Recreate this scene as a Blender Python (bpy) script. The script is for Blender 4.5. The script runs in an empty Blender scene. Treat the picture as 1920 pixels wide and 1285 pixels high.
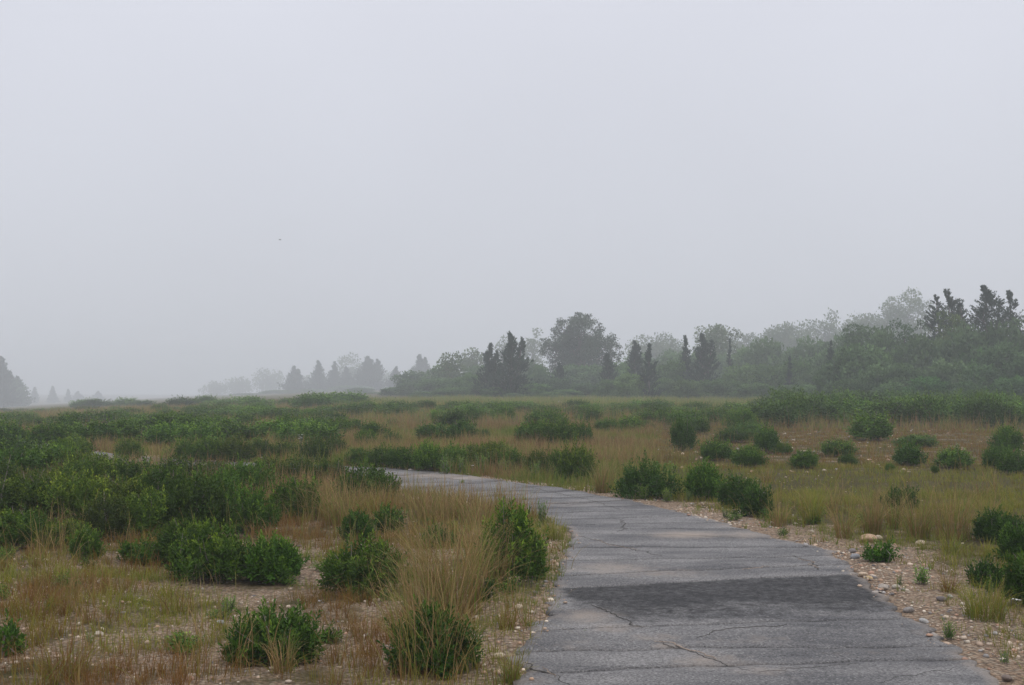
import bpy, math
import numpy as np
from mathutils import Vector

# ------------------------------------------------------------------ camera, sky, sun, exposure
sc = bpy.context.scene
COL = sc.collection
F = 2133.0            # focal length in photo pixels (1920 wide)
HORIZON = 722.0
CAM_H = 1.7
PITCH = math.atan((HORIZON - 642.5) / F)

cam_d = bpy.data.cameras.new('camera')
cam_d.sensor_width = 36.0
cam_d.lens = F / 1920.0 * 36.0
cam_d.clip_start = 0.05
cam_d.clip_end = 6000.0
cam = bpy.data.objects.new('camera', cam_d)
COL.objects.link(cam)
cam.location = (0, 0, CAM_H)
cam.rotation_euler = (math.pi / 2 + PITCH, 0, 0)
sc.camera = cam

SUN_EL, SUN_ROT = math.radians(58), math.radians(140)
w = bpy.data.worlds.new('World')
sc.world = w
w.use_nodes = True
nt = w.node_tree
for n in list(nt.nodes):
    nt.nodes.remove(n)
out = nt.nodes.new('ShaderNodeOutputWorld')
bg = nt.nodes.new('ShaderNodeBackground')
sky = nt.nodes.new('ShaderNodeTexSky')
sky.sky_type = 'NISHITA'
sky.sun_disc = False
sky.sun_elevation = SUN_EL
sky.sun_rotation = SUN_ROT
sky.air_density = 1.0
sky.dust_density = 6.0
sc_n = nt.nodes.new('ShaderNodeVectorMath'); sc_n.operation = 'SCALE'
sc_n.inputs['Scale'].default_value = 0.09
nt.links.new(sky.outputs['Color'], sc_n.inputs[0])
# overcast layer: even grey cloud, brightening slowly towards the zenith
geo = nt.nodes.new('ShaderNodeTexCoord')
sep = nt.nodes.new('ShaderNodeSeparateXYZ')
nt.links.new(geo.outputs['Generated'], sep.inputs[0])
ramp = nt.nodes.new('ShaderNodeValToRGB')
ramp.color_ramp.elements[0].position = 0.0
ramp.color_ramp.elements[0].color = (0.575, 0.595, 0.650, 1)
ramp.color_ramp.elements[1].position = 1.0
ramp.color_ramp.elements[1].color = (1.14, 1.15, 1.20, 1)
e = ramp.color_ramp.elements.new(0.32)
e.color = (0.672, 0.685, 0.755, 1)
nt.links.new(sep.outputs['Z'], ramp.inputs[0])
mix = nt.nodes.new('ShaderNodeMixRGB')
mix.inputs[0].default_value = 0.92
nt.links.new(sc_n.outputs[0], mix.inputs[1])
nt.links.new(ramp.outputs[0], mix.inputs[2])
fog_n = nt.nodes.new('ShaderNodeTexNoise')
fog_n.inputs['Scale'].default_value = 2.2; fog_n.inputs['Detail'].default_value = 3; fog_n.inputs['Roughness'].default_value = 0.45
nt.links.new(geo.outputs['Generated'], fog_n.inputs['Vector'])
fog_r = nt.nodes.new('ShaderNodeMapRange')
fog_r.inputs['From Min'].default_value = 0.3; fog_r.inputs['From Max'].default_value = 0.7
fog_r.inputs['To Min'].default_value = 0.965; fog_r.inputs['To Max'].default_value = 1.035
nt.links.new(fog_n.outputs[0], fog_r.inputs['Value'])
fog_m = nt.nodes.new('ShaderNodeVectorMath'); fog_m.operation = 'SCALE'
nt.links.new(mix.outputs[0], fog_m.inputs[0]); nt.links.new(fog_r.outputs[0], fog_m.inputs['Scale'])
nt.links.new(fog_m.outputs[0], bg.inputs['Color'])
bg.inputs['Strength'].default_value = 1.17
nt.links.new(bg.outputs[0], out.inputs['Surface'])

sun_d = bpy.data.lights.new('sun', 'SUN')
sun_d.energy = 0.9
sun_d.angle = math.radians(30)
sun_d.color = (1.0, 0.97, 0.92)
sun = bpy.data.objects.new('sun', sun_d)
COL.objects.link(sun)
sd = Vector((math.sin(SUN_ROT) * math.cos(SUN_EL), math.cos(SUN_ROT) * math.cos(SUN_EL), math.sin(SUN_EL)))
sun.rotation_euler = sd.to_track_quat('Z', 'Y').to_euler()
sun.location = (0, 0, 60)

vs = sc.view_settings
vs.view_transform = 'Standard'
vs.look = 'None'
vs.exposure = 0.0
vs.gamma = 1.0
vs.use_curve_mapping = False
sc.cycles.max_bounces = 6
sc.cycles.diffuse_bounces = 3
sc.cycles.glossy_bounces = 1
sc.cycles.transmission_bounces = 3
sc.cycles.volume_bounces = 2
sc.cycles.use_denoising = True
HAZE_DENSITY = 0.0018

RNG = np.random.default_rng(7)

# ------------------------------------------------------------------ layout helpers
CP, SP = math.cos(PITCH), math.sin(PITCH)

def ray(px, py):
    a, b = (px - 960.0) / F, (642.5 - py) / F
    return np.array([a, CP - b * SP, SP + b * CP])

def at(px, py, D):
    """point seen at photo pixel px,py standing D metres ahead"""
    d = ray(px, py)
    return np.array([0, 0, CAM_H]) + d * (D / d[1])

def project(x, y, z):
    zz = z - CAM_H
    fw = y * CP + zz * SP
    up = -y * SP + zz * CP
    fw = np.maximum(fw, 0.05)
    return 960 + F * x / fw, 642.5 - F * up / fw

def vnoise(x, y, seed=0):
    """smooth value noise 0..1"""
    x = np.asarray(x, float); y = np.asarray(y, float)
    xi, yi = np.floor(x), np.floor(y)
    fx, fy = x - xi, y - yi
    fx = fx * fx * (3 - 2 * fx); fy = fy * fy * (3 - 2 * fy)
    def h(a, b):
        s = np.sin(a * 127.1 + b * 311.7 + seed * 74.7) * 43758.5453
        return s - np.floor(s)
    return (h(xi, yi) * (1 - fx) + h(xi + 1, yi) * fx) * (1 - fy) + (h(xi, yi + 1) * (1 - fx) + h(xi + 1, yi + 1) * fx) * fy

def fnoise(x, y, seed=0):
    return 0.55 * vnoise(x, y, seed) + 0.3 * vnoise(x * 2.1, y * 2.1, seed + 1) + 0.15 * vnoise(x * 4.3, y * 4.3, seed + 2)

def terrain_base(x, y):
    x = np.asarray(x, float); y = np.asarray(y, float)
    d = np.hypot(x, y)
    a = x / np.maximum(y, 25.0)
    s = np.interp(a, [-0.46, -0.17, -0.04], [0.0165, 0.003, 0.0])
    q = (d - 38.0) / 8.0
    sp = 8.0 * np.where(q > 30, q, np.log1p(np.exp(np.minimum(q, 30))))
    z = -s * sp
    return np.maximum(z, -11.0)

# path outline in photo pixels, matched left / right
EDGE_L = [(925, 1700), (955, 1400), (972, 1285), (990, 1205), (1033, 1135), (1050, 1085), (1062, 1030), (1067, 1003),
          (1048, 985), (985, 958), (890, 942), (790, 928), (690, 918), (590, 908), (500, 902), (420, 894), (250, 882), (60, 866), (-70, 846), (-260, 826)]
EDGE_R = [(2300, 1700), (1990, 1400), (1870, 1285), (1763, 1205), (1672, 1132), (1612, 1080), (1548, 1035), (1450, 1010),
          (1340, 980), (1225, 950), (1110, 927), (1000, 910), (900, 897), (830, 887), (750, 880), (640, 875), (420, 867), (190, 849), (62, 829), (-120, 812)]

def ground_flat(px, py):
    d = ray(px, py)
    t = -CAM_H / d[2]
    p = np.array([0, 0, CAM_H]) + d * t
    for _ in range(6):
        z = float(terrain_base(p[0], p[1]))
        t = (z - CAM_H) / d[2]
        p = np.array([0, 0, CAM_H]) + d * t
    return p

LW = np.array([ground_flat(*p)[:2] for p in EDGE_L])
RW = np.array([ground_flat(*p)[:2] for p in EDGE_R])

def catmull(P, s):
    s = np.asarray(s, float)
    n = len(P)
    i = np.clip(np.floor(s).astype(int), 0, n - 2)
    t = (s - i)[..., None]
    p0 = P[np.clip(i - 1, 0, n - 1)]; p1 = P[i]; p2 = P[i + 1]; p3 = P[np.clip(i + 2, 0, n - 1)]
    return 0.5 * (2 * p1 + (p2 - p0) * t + (2 * p0 - 5 * p1 + 4 * p2 - p3) * t ** 2 + (3 * p1 - p0 - 3 * p2 + p3) * t ** 3)

SS = np.linspace(0, len(LW) - 1, 400)
PL, PR = catmull(LW, SS), catmull(RW, SS)
PATH_POLY = np.vstack([PL, PR[::-1]])

def seg_dist(x, y, P):
    x = np.asarray(x, float).ravel(); y = np.asarray(y, float).ravel()
    out_ = np.full(x.shape, 1e9)
    for a in range(0, len(P) - 1):
        ax, ay = P[a]; bx, by = P[a + 1]
        dx, dy = bx - ax, by - ay
        L2 = dx * dx + dy * dy + 1e-12
        t = np.clip(((x - ax) * dx + (y - ay) * dy) / L2, 0, 1)
        out_ = np.minimum(out_, np.hypot(x - ax - t * dx, y - ay - t * dy))
    return out_

def inside(x, y, poly):
    x = np.asarray(x, float).ravel(); y = np.asarray(y, float).ravel()
    c = np.zeros(x.shape, bool)
    n = len(poly)
    j = n - 1
    for i in range(n):
        xi, yi = poly[i]; xj, yj = poly[j]
        m = ((yi > y) != (yj > y)) & (x < (xj - xi) * (y - yi) / (yj - yi + 1e-12) + xi)
        c ^= m
        j = i
    return c

PLc, PRc = PL[::4], PR[::4]
POLYc = np.vstack([PLc, PRc[::-1]])

def path_sdf(x, y):
    d = np.minimum(seg_dist(x, y, PLc), seg_dist(x, y, PRc))
    return np.where(inside(x, y, POLYc), -d, d)

def terrain(x, y, sdf=None):
    x = np.asarray(x, float); y = np.asarray(y, float)
    if sdf is None:
        sdf = path_sdf(x, y).reshape(x.shape)
    m = np.clip((sdf - 0.05) / 1.2, 0, 1)
    d = np.hypot(x, y)
    fade = np.clip(1.3 - d / 120.0, 0, 1)
    b = (fnoise(x * 0.45, y * 0.45, 3) - 0.5) * 0.16 + (fnoise(x * 2.2, y * 2.2, 9) - 0.5) * 0.05
    edge = np.clip((sdf + 0.1) / 0.25, 0, 1)
    return terrain_base(x, y) + b * m * fade + 0.012 * edge * np.clip(1 - sdf / 0.6, 0, 1)

def ground(px, py):
    p = ground_flat(px, py)
    d = ray(px, py)
    for _ in range(3):
        z = float(terrain(np.array([p[0]]), np.array([p[1]]))[0])
        t = (z - CAM_H) / d[2]
        p = np.array([0, 0, CAM_H]) + d * t
    return p

# ------------------------------------------------------------------ mesh helpers
def make_mesh(name, verts, faces, cols=None, mat=None, smooth=False, attrs=None):
    """verts (N,3); faces = array (M,k) or list of such arrays"""
    if not isinstance(faces, list):
        faces = [faces]
    faces = [np.asarray(f, np.int32) for f in faces if len(f)]
    me = bpy.data.meshes.new(name)
    verts = np.ascontiguousarray(verts, np.float32)
    me.vertices.add(len(verts))
    me.vertices.foreach_set('co', verts.ravel())
    nl = sum(f.size for f in faces); npoly = sum(len(f) for f in faces)
    me.loops.add(nl)
    me.loops.foreach_set('vertex_index', np.concatenate([f.ravel() for f in faces]))
    me.polygons.add(npoly)
    tot = np.concatenate([np.full(len(f), f.shape[1], np.int32) for f in faces])
    start = np.concatenate([[0], np.cumsum(tot)[:-1]]).astype(np.int32)
    me.polygons.foreach_set('loop_start', start)
    me.polygons.foreach_set('loop_total', tot)
    me.polygons.foreach_set('use_smooth', np.full(npoly, smooth))
    me.update(calc_edges=True)
    if cols is not None:
        a = me.attributes.new('Col', 'FLOAT_COLOR', 'POINT')
        c = np.ones((len(verts), 4), np.float32); c[:, :3] = np.clip(cols, 0, 1)
        a.data.foreach_set('color', c.ravel())
    for k, v in (attrs or {}).items():
        a = me.attributes.new(k, 'FLOAT', 'POINT')
        a.data.foreach_set('value', np.ascontiguousarray(v, np.float32))
    if mat:
        me.materials.append(mat)
    return me

def unit(v):
    return v / (np.linalg.norm(v, axis=-1, keepdims=True) + 1e-9)

def rnd_dirs(rng, n):
    return unit(rng.normal(size=(n, 3)))

def leaf_geo(pos, d, side, length, width, cols, fold=0.25, tipcol=None):
    """folded leaves: 6 verts, 2 quads each.  pos,d,side (N,3); length,width (N,)"""
    N = len(pos)
    d = unit(d); side = unit(side - d * np.sum(side * d, 1, keepdims=True))
    nrm = np.cross(side, d)
    L = length[:, None]; W = width[:, None]
    V = np.empty((N, 6, 3))
    V[:, 0] = pos
    V[:, 1] = pos + d * L * 0.40 + side * W * 0.42 + nrm * W * fold
    V[:, 2] = pos + d * L * 0.75 + side * W * 0.48 + nrm * W * fold
    V[:, 3] = pos + d * L
    V[:, 4] = pos + d * L * 0.75 - side * W * 0.48 + nrm * W * fold
    V[:, 5] = pos + d * L * 0.40 - side * W * 0.42 + nrm * W * fold
    b = (np.arange(N) * 6)[:, None]
    f = np.concatenate([b + np.array([[0, 1, 2, 3]]), b + np.array([[0, 3, 4, 5]])])
    C = np.repeat(cols[:, None, :], 6, 1)
    return V.reshape(-1, 3), f, C.reshape(-1, 3)

def diamond_geo(pos, d, side, length, width, cols, fold=0.2):
    """simple leaf / spray: 4 verts, 2 tris"""
    N = len(pos)
    d = unit(d); side = unit(side - d * np.sum(side * d, 1, keepdims=True))
    nrm = np.cross(side, d)
    L = length[:, None]; W = width[:, None]
    V = np.empty((N, 4, 3))
    V[:, 0] = pos
    V[:, 1] = pos + d * L * 0.55 + side * W * 0.5 + nrm * W * fold
    V[:, 2] = pos + d * L
    V[:, 3] = pos + d * L * 0.55 - side * W * 0.5 + nrm * W * fold
    b = (np.arange(N) * 4)[:, None]
    f = np.concatenate([b + np.array([[0, 1, 2]]), b + np.array([[0, 2, 3]])])
    C = np.repeat(cols[:, None, :], 4, 1)
    return V.reshape(-1, 3), f, C.reshape(-1, 3)

def tube_geo(paths, sides=5):
    """paths: list of (points (K,3), radii (K,))"""
    V, Fq, off = [], [], 0
    for pts, rad in paths:
        pts = np.asarray(pts, float); rad = np.asarray(rad, float)
        K = len(pts)
        tg = unit(np.gradient(pts, axis=0))
        ref = np.array([1.0, 0.2, 0.1])
        u = unit(np.cross(tg, ref)); v = np.cross(tg, u)
        an = np.linspace(0, 2 * math.pi, sides, endpoint=False)
        ring = pts[:, None] + rad[:, None, None] * (np.cos(an)[None, :, None] * u[:, None] + np.sin(an)[None, :, None] * v[:, None])
        V.append(ring.reshape(-1, 3))
        i = np.arange(K - 1)[:, None] * sides + np.arange(sides)[None]
        j = np.arange(K - 1)[:, None] * sides + (np.arange(sides)[None] + 1) % sides
        q = np.stack([i, j, j + sides, i + sides], -1).reshape(-1, 4) + off
        Fq.append(q)
        off += K * sides
    return np.vstack(V), np.vstack(Fq)

# ------------------------------------------------------------------ materials
def new_mat(name):
    m = bpy.data.materials.new(name)
    m.use_nodes = True
    t = m.node_tree
    for n in list(t.nodes):
        t.nodes.remove(n)
    o = t.nodes.new('ShaderNodeOutputMaterial')
    return m, t, o

def N(t, kind, **kw):
    n = t.nodes.new(kind)
    for k, v in kw.items():
        setattr(n, k, v)
    return n

def foliage_mat(name, rough=0.5, spec=0.35, trans=0.25, tint=True):
    m, t, o = new_mat(name)
    at_ = N(t, 'ShaderNodeAttribute', attribute_name='Col')
    oi = N(t, 'ShaderNodeObjectInfo')
    mul = N(t, 'ShaderNodeMixRGB', blend_type='MULTIPLY'); mul.inputs[0].default_value = 1.0 if tint else 0.0
    t.links.new(at_.outputs['Color'], mul.inputs[1]); t.links.new(oi.outputs['Color'], mul.inputs[2])
    p = N(t, 'ShaderNodeBsdfPrincipled')
    p.inputs['Roughness'].default_value = rough
    p.inputs['Specular IOR Level'].default_value = spec
    t.links.new(mul.outputs[0], p.inputs['Base Color'])
    tr = N(t, 'ShaderNodeBsdfTranslucent')
    t.links.new(mul.outputs[0], tr.inputs['Color'])
    mx = N(t, 'ShaderNodeMixShader'); mx.inputs[0].default_value = trans
    t.links.new(p.outputs[0], mx.inputs[1]); t.links.new(tr.outputs[0], mx.inputs[2])
    t.links.new(mx.outputs[0], o.inputs['Surface'])
    return m

M_LEAF = foliage_mat('shrub_leaf', 0.5, 0.16, 0.14)
M_NEEDLE = foliage_mat('tree_leaf', 0.7, 0.2, 0.2)
M_GRASS = foliage_mat('grass_blade', 0.7, 0.1, 0.22)
M_PETAL = foliage_mat('flower_petal', 0.6, 0.2, 0.2)

def bark_mat(name, c1, c2, scale):
    m, t, o = new_mat(name)
    tc = N(t, 'ShaderNodeTexCoord')
    no = N(t, 'ShaderNodeTexNoise'); no.inputs['Scale'].default_value = scale; no.inputs['Detail'].default_value = 5
    t.links.new(tc.outputs['Object'], no.inputs['Vector'])
    r = N(t, 'ShaderNodeValToRGB')
    r.color_ramp.elements[0].color = (*c1, 1); r.color_ramp.elements[0].position = 0.3
    r.color_ramp.elements[1].color = (*c2, 1); r.color_ramp.elements[1].position = 0.7
    t.links.new(no.outputs[0], r.inputs[0])
    p = N(t, 'ShaderNodeBsdfPrincipled'); p.inputs['Roughness'].default_value = 0.9
    t.links.new(r.outputs[0], p.inputs['Base Color'])
    b = N(t, 'ShaderNodeBump'); b.inputs['Strength'].default_value = 0.5
    t.links.new(no.outputs[0], b.inputs['Height']); t.links.new(b.outputs[0], p.inputs['Normal'])
    t.links.new(p.outputs[0], o.inputs['Surface'])
    return m

M_BARK = bark_mat('bark', (0.06, 0.05, 0.04), (0.17, 0.14, 0.12), 9)
M_TWIG = bark_mat('twig', (0.10, 0.085, 0.07), (0.24, 0.21, 0.18), 20)

def stone_mat(name):
    m, t, o = new_mat(name)
    tc = N(t, 'ShaderNodeTexCoord'); oi = N(t, 'ShaderNodeObjectInfo')
    no = N(t, 'ShaderNodeTexNoise'); no.inputs['Scale'].default_value = 18; no.inputs['Detail'].default_value = 6
    t.links.new(tc.outputs['Object'], no.inputs['Vector'])
    r = N(t, 'ShaderNodeValToRGB')
    r.color_ramp.elements[0].color = (0.55, 0.52, 0.5, 1); r.color_ramp.elements[0].position = 0.3
    r.color_ramp.elements[1].color = (1.1, 1.08, 1.05, 1); r.color_ramp.elements[1].position = 0.65
    t.links.new(no.outputs[0], r.inputs[0])
    mul = N(t, 'ShaderNodeMixRGB', blend_type='MULTIPLY'); mul.inputs[0].default_value = 1
    t.links.new(r.outputs[0], mul.inputs[1]); t.links.new(oi.outputs['Color'], mul.inputs[2])
    p = N(t, 'ShaderNodeBsdfPrincipled'); p.inputs['Roughness'].default_value = 0.8
    t.links.new(mul.outputs[0], p.inputs['Base Color'])
    b = N(t, 'ShaderNodeBump'); b.inputs['Strength'].default_value = 0.4; b.inputs['Distance'].default_value = 0.01
    t.links.new(no.outputs[0], b.inputs['Height']); t.links.new(b.outputs[0], p.inputs['Normal'])
    t.links.new(p.outputs[0], o.inputs['Surface'])
    return m

M_STONE = stone_mat('stone')

def pebble_mat():
    m, t, o = new_mat('pebble')
    at_ = N(t, 'ShaderNodeAttribute', attribute_name='Col')
    p = N(t, 'ShaderNodeBsdfPrincipled'); p.inputs['Roughness'].default_value = 0.8
    t.links.new(at_.outputs['Color'], p.inputs['Base Color'])
    t.links.new(p.outputs[0], o.inputs['Surface'])
    return m

M_PEBBLE = pebble_mat()

def ground_mat():
    m, t, o = new_mat('sandy_ground')
    tc = N(t, 'ShaderNodeTexCoord')
    sand = N(t, 'ShaderNodeAttribute', attribute_name='sand')
    n1 = N(t, 'ShaderNodeTexNoise'); n1.inputs['Scale'].default_value = 1.6; n1.inputs['Detail'].default_value = 8; n1.inputs['Roughness'].default_value = 0.65
    n2 = N(t, 'ShaderNodeTexNoise'); n2.inputs['Scale'].default_value = 28; n2.inputs['Detail'].default_value = 6; n2.inputs['Roughness'].default_value = 0.7
    vo = N(t, 'ShaderNodeTexVoronoi'); vo.inputs['Scale'].default_value = 34
    vo2 = N(t, 'ShaderNodeTexVoronoi'); vo2.inputs['Scale'].default_value = 90
    for n in (n1, n2, vo, vo2):
        t.links.new(tc.outputs['Object'], n.inputs['Vector'])
    # sand / gravel colour
    r1 = N(t, 'ShaderNodeValToRGB')
    r1.color_ramp.elements[0].position = 0.2; r1.color_ramp.elements[0].color = (0.26, 0.180, 0.120, 1)
    r1.color_ramp.elements[1].position = 0.8; r1.color_ramp.elements[1].color = (0.66, 0.50, 0.345, 1)
    t.links.new(n2.outputs[0], r1.inputs[0])
    hsv = N(t, 'ShaderNodeHueSaturation'); 
    peb = N(t, 'ShaderNodeValToRGB')
    peb.color_ramp.elements[0].position = 0.0; peb.color_ramp.elements[0].color = (0.34, 0.22, 0.15, 1)
    peb.color_ramp.elements[1].position = 1.0; peb.color_ramp.elements[1].color = (0.68, 0.58, 0.47, 1)
    ee = peb.color_ramp.elements.new(0.5); ee.color = (0.55, 0.38, 0.27, 1)
    sepc = N(t, 'ShaderNodeSeparateColor')
    t.links.new(vo.outputs['Color'], sepc.inputs[0]); t.links.new(sepc.outputs[0], peb.inputs[0])
    mp = N(t, 'ShaderNodeMixRGB'); mp.inputs[0].default_value = 0.55
    t.links.new(r1.outputs[0], mp.inputs[1]); t.links.new(peb.outputs[0], mp.inputs[2])
    gap = N(t, 'ShaderNodeMapRange'); gap.inputs['From Min'].default_value = 0.25; gap.inputs['From Max'].default_value = 0.75  # shade between the pebbles painted in: colour darkens towards cell edges
    gap.inputs['To Min'].default_value = 1.0; gap.inputs['To Max'].default_value = 0.42
    t.links.new(vo.outputs['Distance'], gap.inputs['Value'])
    mg = N(t, 'ShaderNodeVectorMath', operation='SCALE')
    t.links.new(mp.outputs[0], mg.inputs[0]); t.links.new(gap.outputs[0], mg.inputs['Scale'])
    # humus / thatch colour
    r2 = N(t, 'ShaderNodeValToRGB')
    r2.color_ramp.elements[0].position = 0.25; r2.color_ramp.elements[0].color = (0.050, 0.046, 0.017, 1)
    r2.color_ramp.elements[1].position = 0.75; r2.color_ramp.elements[1].color = (0.135, 0.112, 0.044, 1)
    t.links.new(n2.outputs[0], r2.inputs[0])
    # threshold
    a = N(t, 'ShaderNodeMath', operation='MULTIPLY_ADD'); a.inputs[1].default_value = 1.7; a.inputs[2].default_value = -0.85
    t.links.new(n1.outputs[0], a.inputs[0])
    b = N(t, 'ShaderNodeMath', operation='ADD')
    t.links.new(a.outputs[0], b.inputs[0]); t.links.new(sand.outputs['Fac'], b.inputs[1])
    mr = N(t, 'ShaderNodeMapRange'); mr.inputs['From Min'].default_value = 0.32; mr.inputs['From Max'].default_value = 0.62
    t.links.new(b.outputs[0], mr.inputs['Value'])
    mx = N(t, 'ShaderNodeMixRGB')
    t.links.new(mr.outputs[0], mx.inputs[0]); t.links.new(r2.outputs[0], mx.inputs[1]); t.links.new(mg.outputs[0], mx.inputs[2])
    p = N(t, 'ShaderNodeBsdfPrincipled'); p.inputs['Roughness'].default_value = 0.95; p.inputs['Specular IOR Level'].default_value = 0.15
    t.links.new(mx.outputs[0], p.inputs['Base Color'])
    ad = N(t, 'ShaderNodeMath', operation='MULTIPLY_ADD'); ad.inputs[1].default_value = -0.6
    t.links.new(vo.outputs['Distance'], ad.inputs[0]); t.links.new(n2.outputs[0], ad.inputs[2])
    ad2 = N(t, 'ShaderNodeMath', operation='MULTIPLY_ADD'); ad2.inputs[1].default_value = -0.35
    t.links.new(vo2.outputs['Distance'], ad2.inputs[0]); t.links.new(ad.outputs[0], ad2.inputs[2])
    bu = N(t, 'ShaderNodeBump'); bu.inputs['Strength'].default_value = 1.0; bu.inputs['Distance'].default_value = 0.05
    t.links.new(ad2.outputs[0], bu.inputs['Height']); t.links.new(bu.outputs[0], p.inputs['Normal'])
    t.links.new(p.outputs[0], o.inputs['Surface'])
    return m

def asphalt_mat():
    m, t, o = new_mat('worn_asphalt')
    tc = N(t, 'ShaderNodeTexCoord')
    tar = N(t, 'ShaderNodeAttribute', attribute_name='tar')
    dust = N(t, 'ShaderNodeAttribute', attribute_name='dust')
    n1 = N(t, 'ShaderNodeTexNoise'); n1.inputs['Scale'].default_value = 1.3; n1.inputs['Detail'].default_value = 7; n1.inputs['Roughness'].default_value = 0.6
    n2 = N(t, 'ShaderNodeTexNoise'); n2.inputs['Scale'].default_value = 60; n2.inputs['Detail'].default_value = 5; n2.inputs['Roughness'].default_value = 0.75
    n3 = N(t, 'ShaderNodeTexNoise'); n3.inputs['Scale'].default_value = 9; n3.inputs['Detail'].default_value = 6; n3.inputs['Roughness'].default_value = 0.7
    vo = N(t, 'ShaderNodeTexVoronoi'); vo.inputs['Scale'].default_value = 55
    mp_ = N(t, 'ShaderNodeMapping'); mp_.inputs['Scale'].default_value = (0.55, 1.5, 1)
    t.links.new(tc.outputs['Object'], mp_.inputs['Vector'])
    for n in (n2, n3, vo):
        t.links.new(tc.outputs['Object'], n.inputs['Vector'])
    t.links.new(mp_.outputs[0], n1.inputs['Vector'])
    r1 = N(t, 'ShaderNodeValToRGB')
    r1.color_ramp.elements[0].position = 0.30; r1.color_ramp.elements[0].color = (0.058, 0.058, 0.064, 1)
    r1.color_ramp.elements[1].position = 0.70; r1.color_ramp.elements[1].color = (0.235, 0.226, 0.222, 1)
    t.links.new(n1.outputs[0], r1.inputs[0])
    # aggregate speckle
    r2 = N(t, 'ShaderNodeValToRGB')
    r2.color_ramp.elements[0].position = 0.36; r2.color_ramp.elements[0].color = (0.30, 0.30, 0.30, 1)
    r2.color_ramp.elements[1].position = 0.66; r2.color_ramp.elements[1].color = (1.75, 1.75, 1.75, 1)
    t.links.new(n2.outputs[0], r2.inputs[0])
    mul = N(t, 'ShaderNodeMixRGB', blend_type='MULTIPLY'); mul.inputs[0].default_value = 1.0
    t.links.new(r1.outputs[0], mul.inputs[1]); t.links.new(r2.outputs[0], mul.inputs[2])
    # pale stones worn out of the tar
    sc_ = N(t, 'ShaderNodeSeparateColor'); t.links.new(vo.outputs['Color'], sc_.inputs[0])
    gt = N(t, 'ShaderNodeMath', operation='GREATER_THAN'); gt.inputs[1].default_value = 0.86
    t.links.new(sc_.outputs[0], gt.inputs[0])
    lt = N(t, 'ShaderNodeMath', operation='LESS_THAN'); lt.inputs[1].default_value = 0.42
    t.links.new(vo.outputs['Distance'], lt.inputs[0])
    an = N(t, 'ShaderNodeMath', operation='MULTIPLY'); t.links.new(gt.outputs[0], an.inputs[0]); t.links.new(lt.outputs[0], an.inputs[1])
    an2 = N(t, 'ShaderNodeMath', operation='MULTIPLY'); an2.inputs[1].default_value = 0.55; t.links.new(an.outputs[0], an2.inputs[0])
    mst = N(t, 'ShaderNodeMixRGB'); mst.inputs[2].default_value = (0.33, 0.32, 0.31, 1)
    t.links.new(an2.outputs[0], mst.inputs[0]); t.links.new(mul.outputs[0], mst.inputs[1])
    # newer black tar coat
    def thr(attr, lo, hi, amp):
        a = N(t, 'ShaderNodeMath', operation='MULTIPLY_ADD'); a.inputs[1].default_value = amp; a.inputs[2].default_value = -amp / 2
        t.links.new(n3.outputs[0], a.inputs[0])
        b = N(t, 'ShaderNodeMath', operation='ADD'); t.links.new(a.outputs[0], b.inputs[0]); t.links.new(attr.outputs['Fac'], b.inputs[1])
        mr = N(t, 'ShaderNodeMapRange'); mr.inputs['From Min'].default_value = lo; mr.inputs['From Max'].default_value = hi
        t.links.new(b.outputs[0], mr.inputs['Value'])
        return mr
    t1 = thr(tar, 0.25, 0.85, 2.0)
    mtar = N(t, 'ShaderNodeMixRGB', blend_type='MULTIPLY'); mtar.inputs[2].default_value = (0.24, 0.24, 0.255, 1)
    n4 = N(t, 'ShaderNodeTexNoise'); n4.inputs['Scale'].default_value = 17; n4.inputs['Detail'].default_value = 4; n4.inputs['Roughness'].default_value = 0.7
    t.links.new(tc.outputs['Object'], n4.inputs['Vector'])
    r4 = N(t, 'ShaderNodeValToRGB')
    r4.color_ramp.elements[0].position = 0.40; r4.color_ramp.elements[0].color = (0.06, 0.06, 0.065, 1)
    r4.color_ramp.elements[1].position = 0.62; r4.color_ramp.elements[1].color = (0.44, 0.44, 0.455, 1)
    t.links.new(n4.outputs[0], r4.inputs[0]); t.links.new(r4.outputs[0], mtar.inputs[2])
    t.links.new(t1.outputs[0], mtar.inputs[0]); t.links.new(mst.outputs[0], mtar.inputs[1])
    t2 = thr(dust, 0.17, 1.05, 1.2)
    mdu = N(t, 'ShaderNodeMixRGB'); mdu.inputs[2].default_value = (0.31, 0.26, 0.22, 1)
    t.links.new(t2.outputs[0], mdu.inputs[0]); t.links.new(mtar.outputs[0], mdu.inputs[1])
    p = N(t, 'ShaderNodeBsdfPrincipled'); p.inputs['Roughness'].default_value = 0.75; p.inputs['Specular IOR Level'].default_value = 0.35
    t.links.new(mdu.outputs[0], p.inputs['Base Color'])
    bu = N(t, 'ShaderNodeBump'); bu.inputs['Strength'].default_value = 0.9; bu.inputs['Distance'].default_value = 0.012
    t.links.new(n2.outputs[0], bu.inputs['Height']); t.links.new(bu.outputs[0], p.inputs['Normal'])
    t.links.new(p.outputs[0], o.inputs['Surface'])
    return m

M_GROUND = ground_mat()
M_ASPHALT = asphalt_mat()
M_SOIL_SHADE = bark_mat('dark_soil_shade', (0.018, 0.016, 0.014), (0.05, 0.042, 0.034), 30)  # dark soil whose near-black also paints the shade inside open cracks
M_FILL = bark_mat('crack_sand', (0.16, 0.12, 0.095), (0.40, 0.31, 0.24), 60)
M_BIRD = bark_mat('bird_feather', (0.03, 0.03, 0.035), (0.07, 0.07, 0.075), 12)

# ------------------------------------------------------------------ object helpers
def link(o):
    COL.objects.link(o)
    return o

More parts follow.
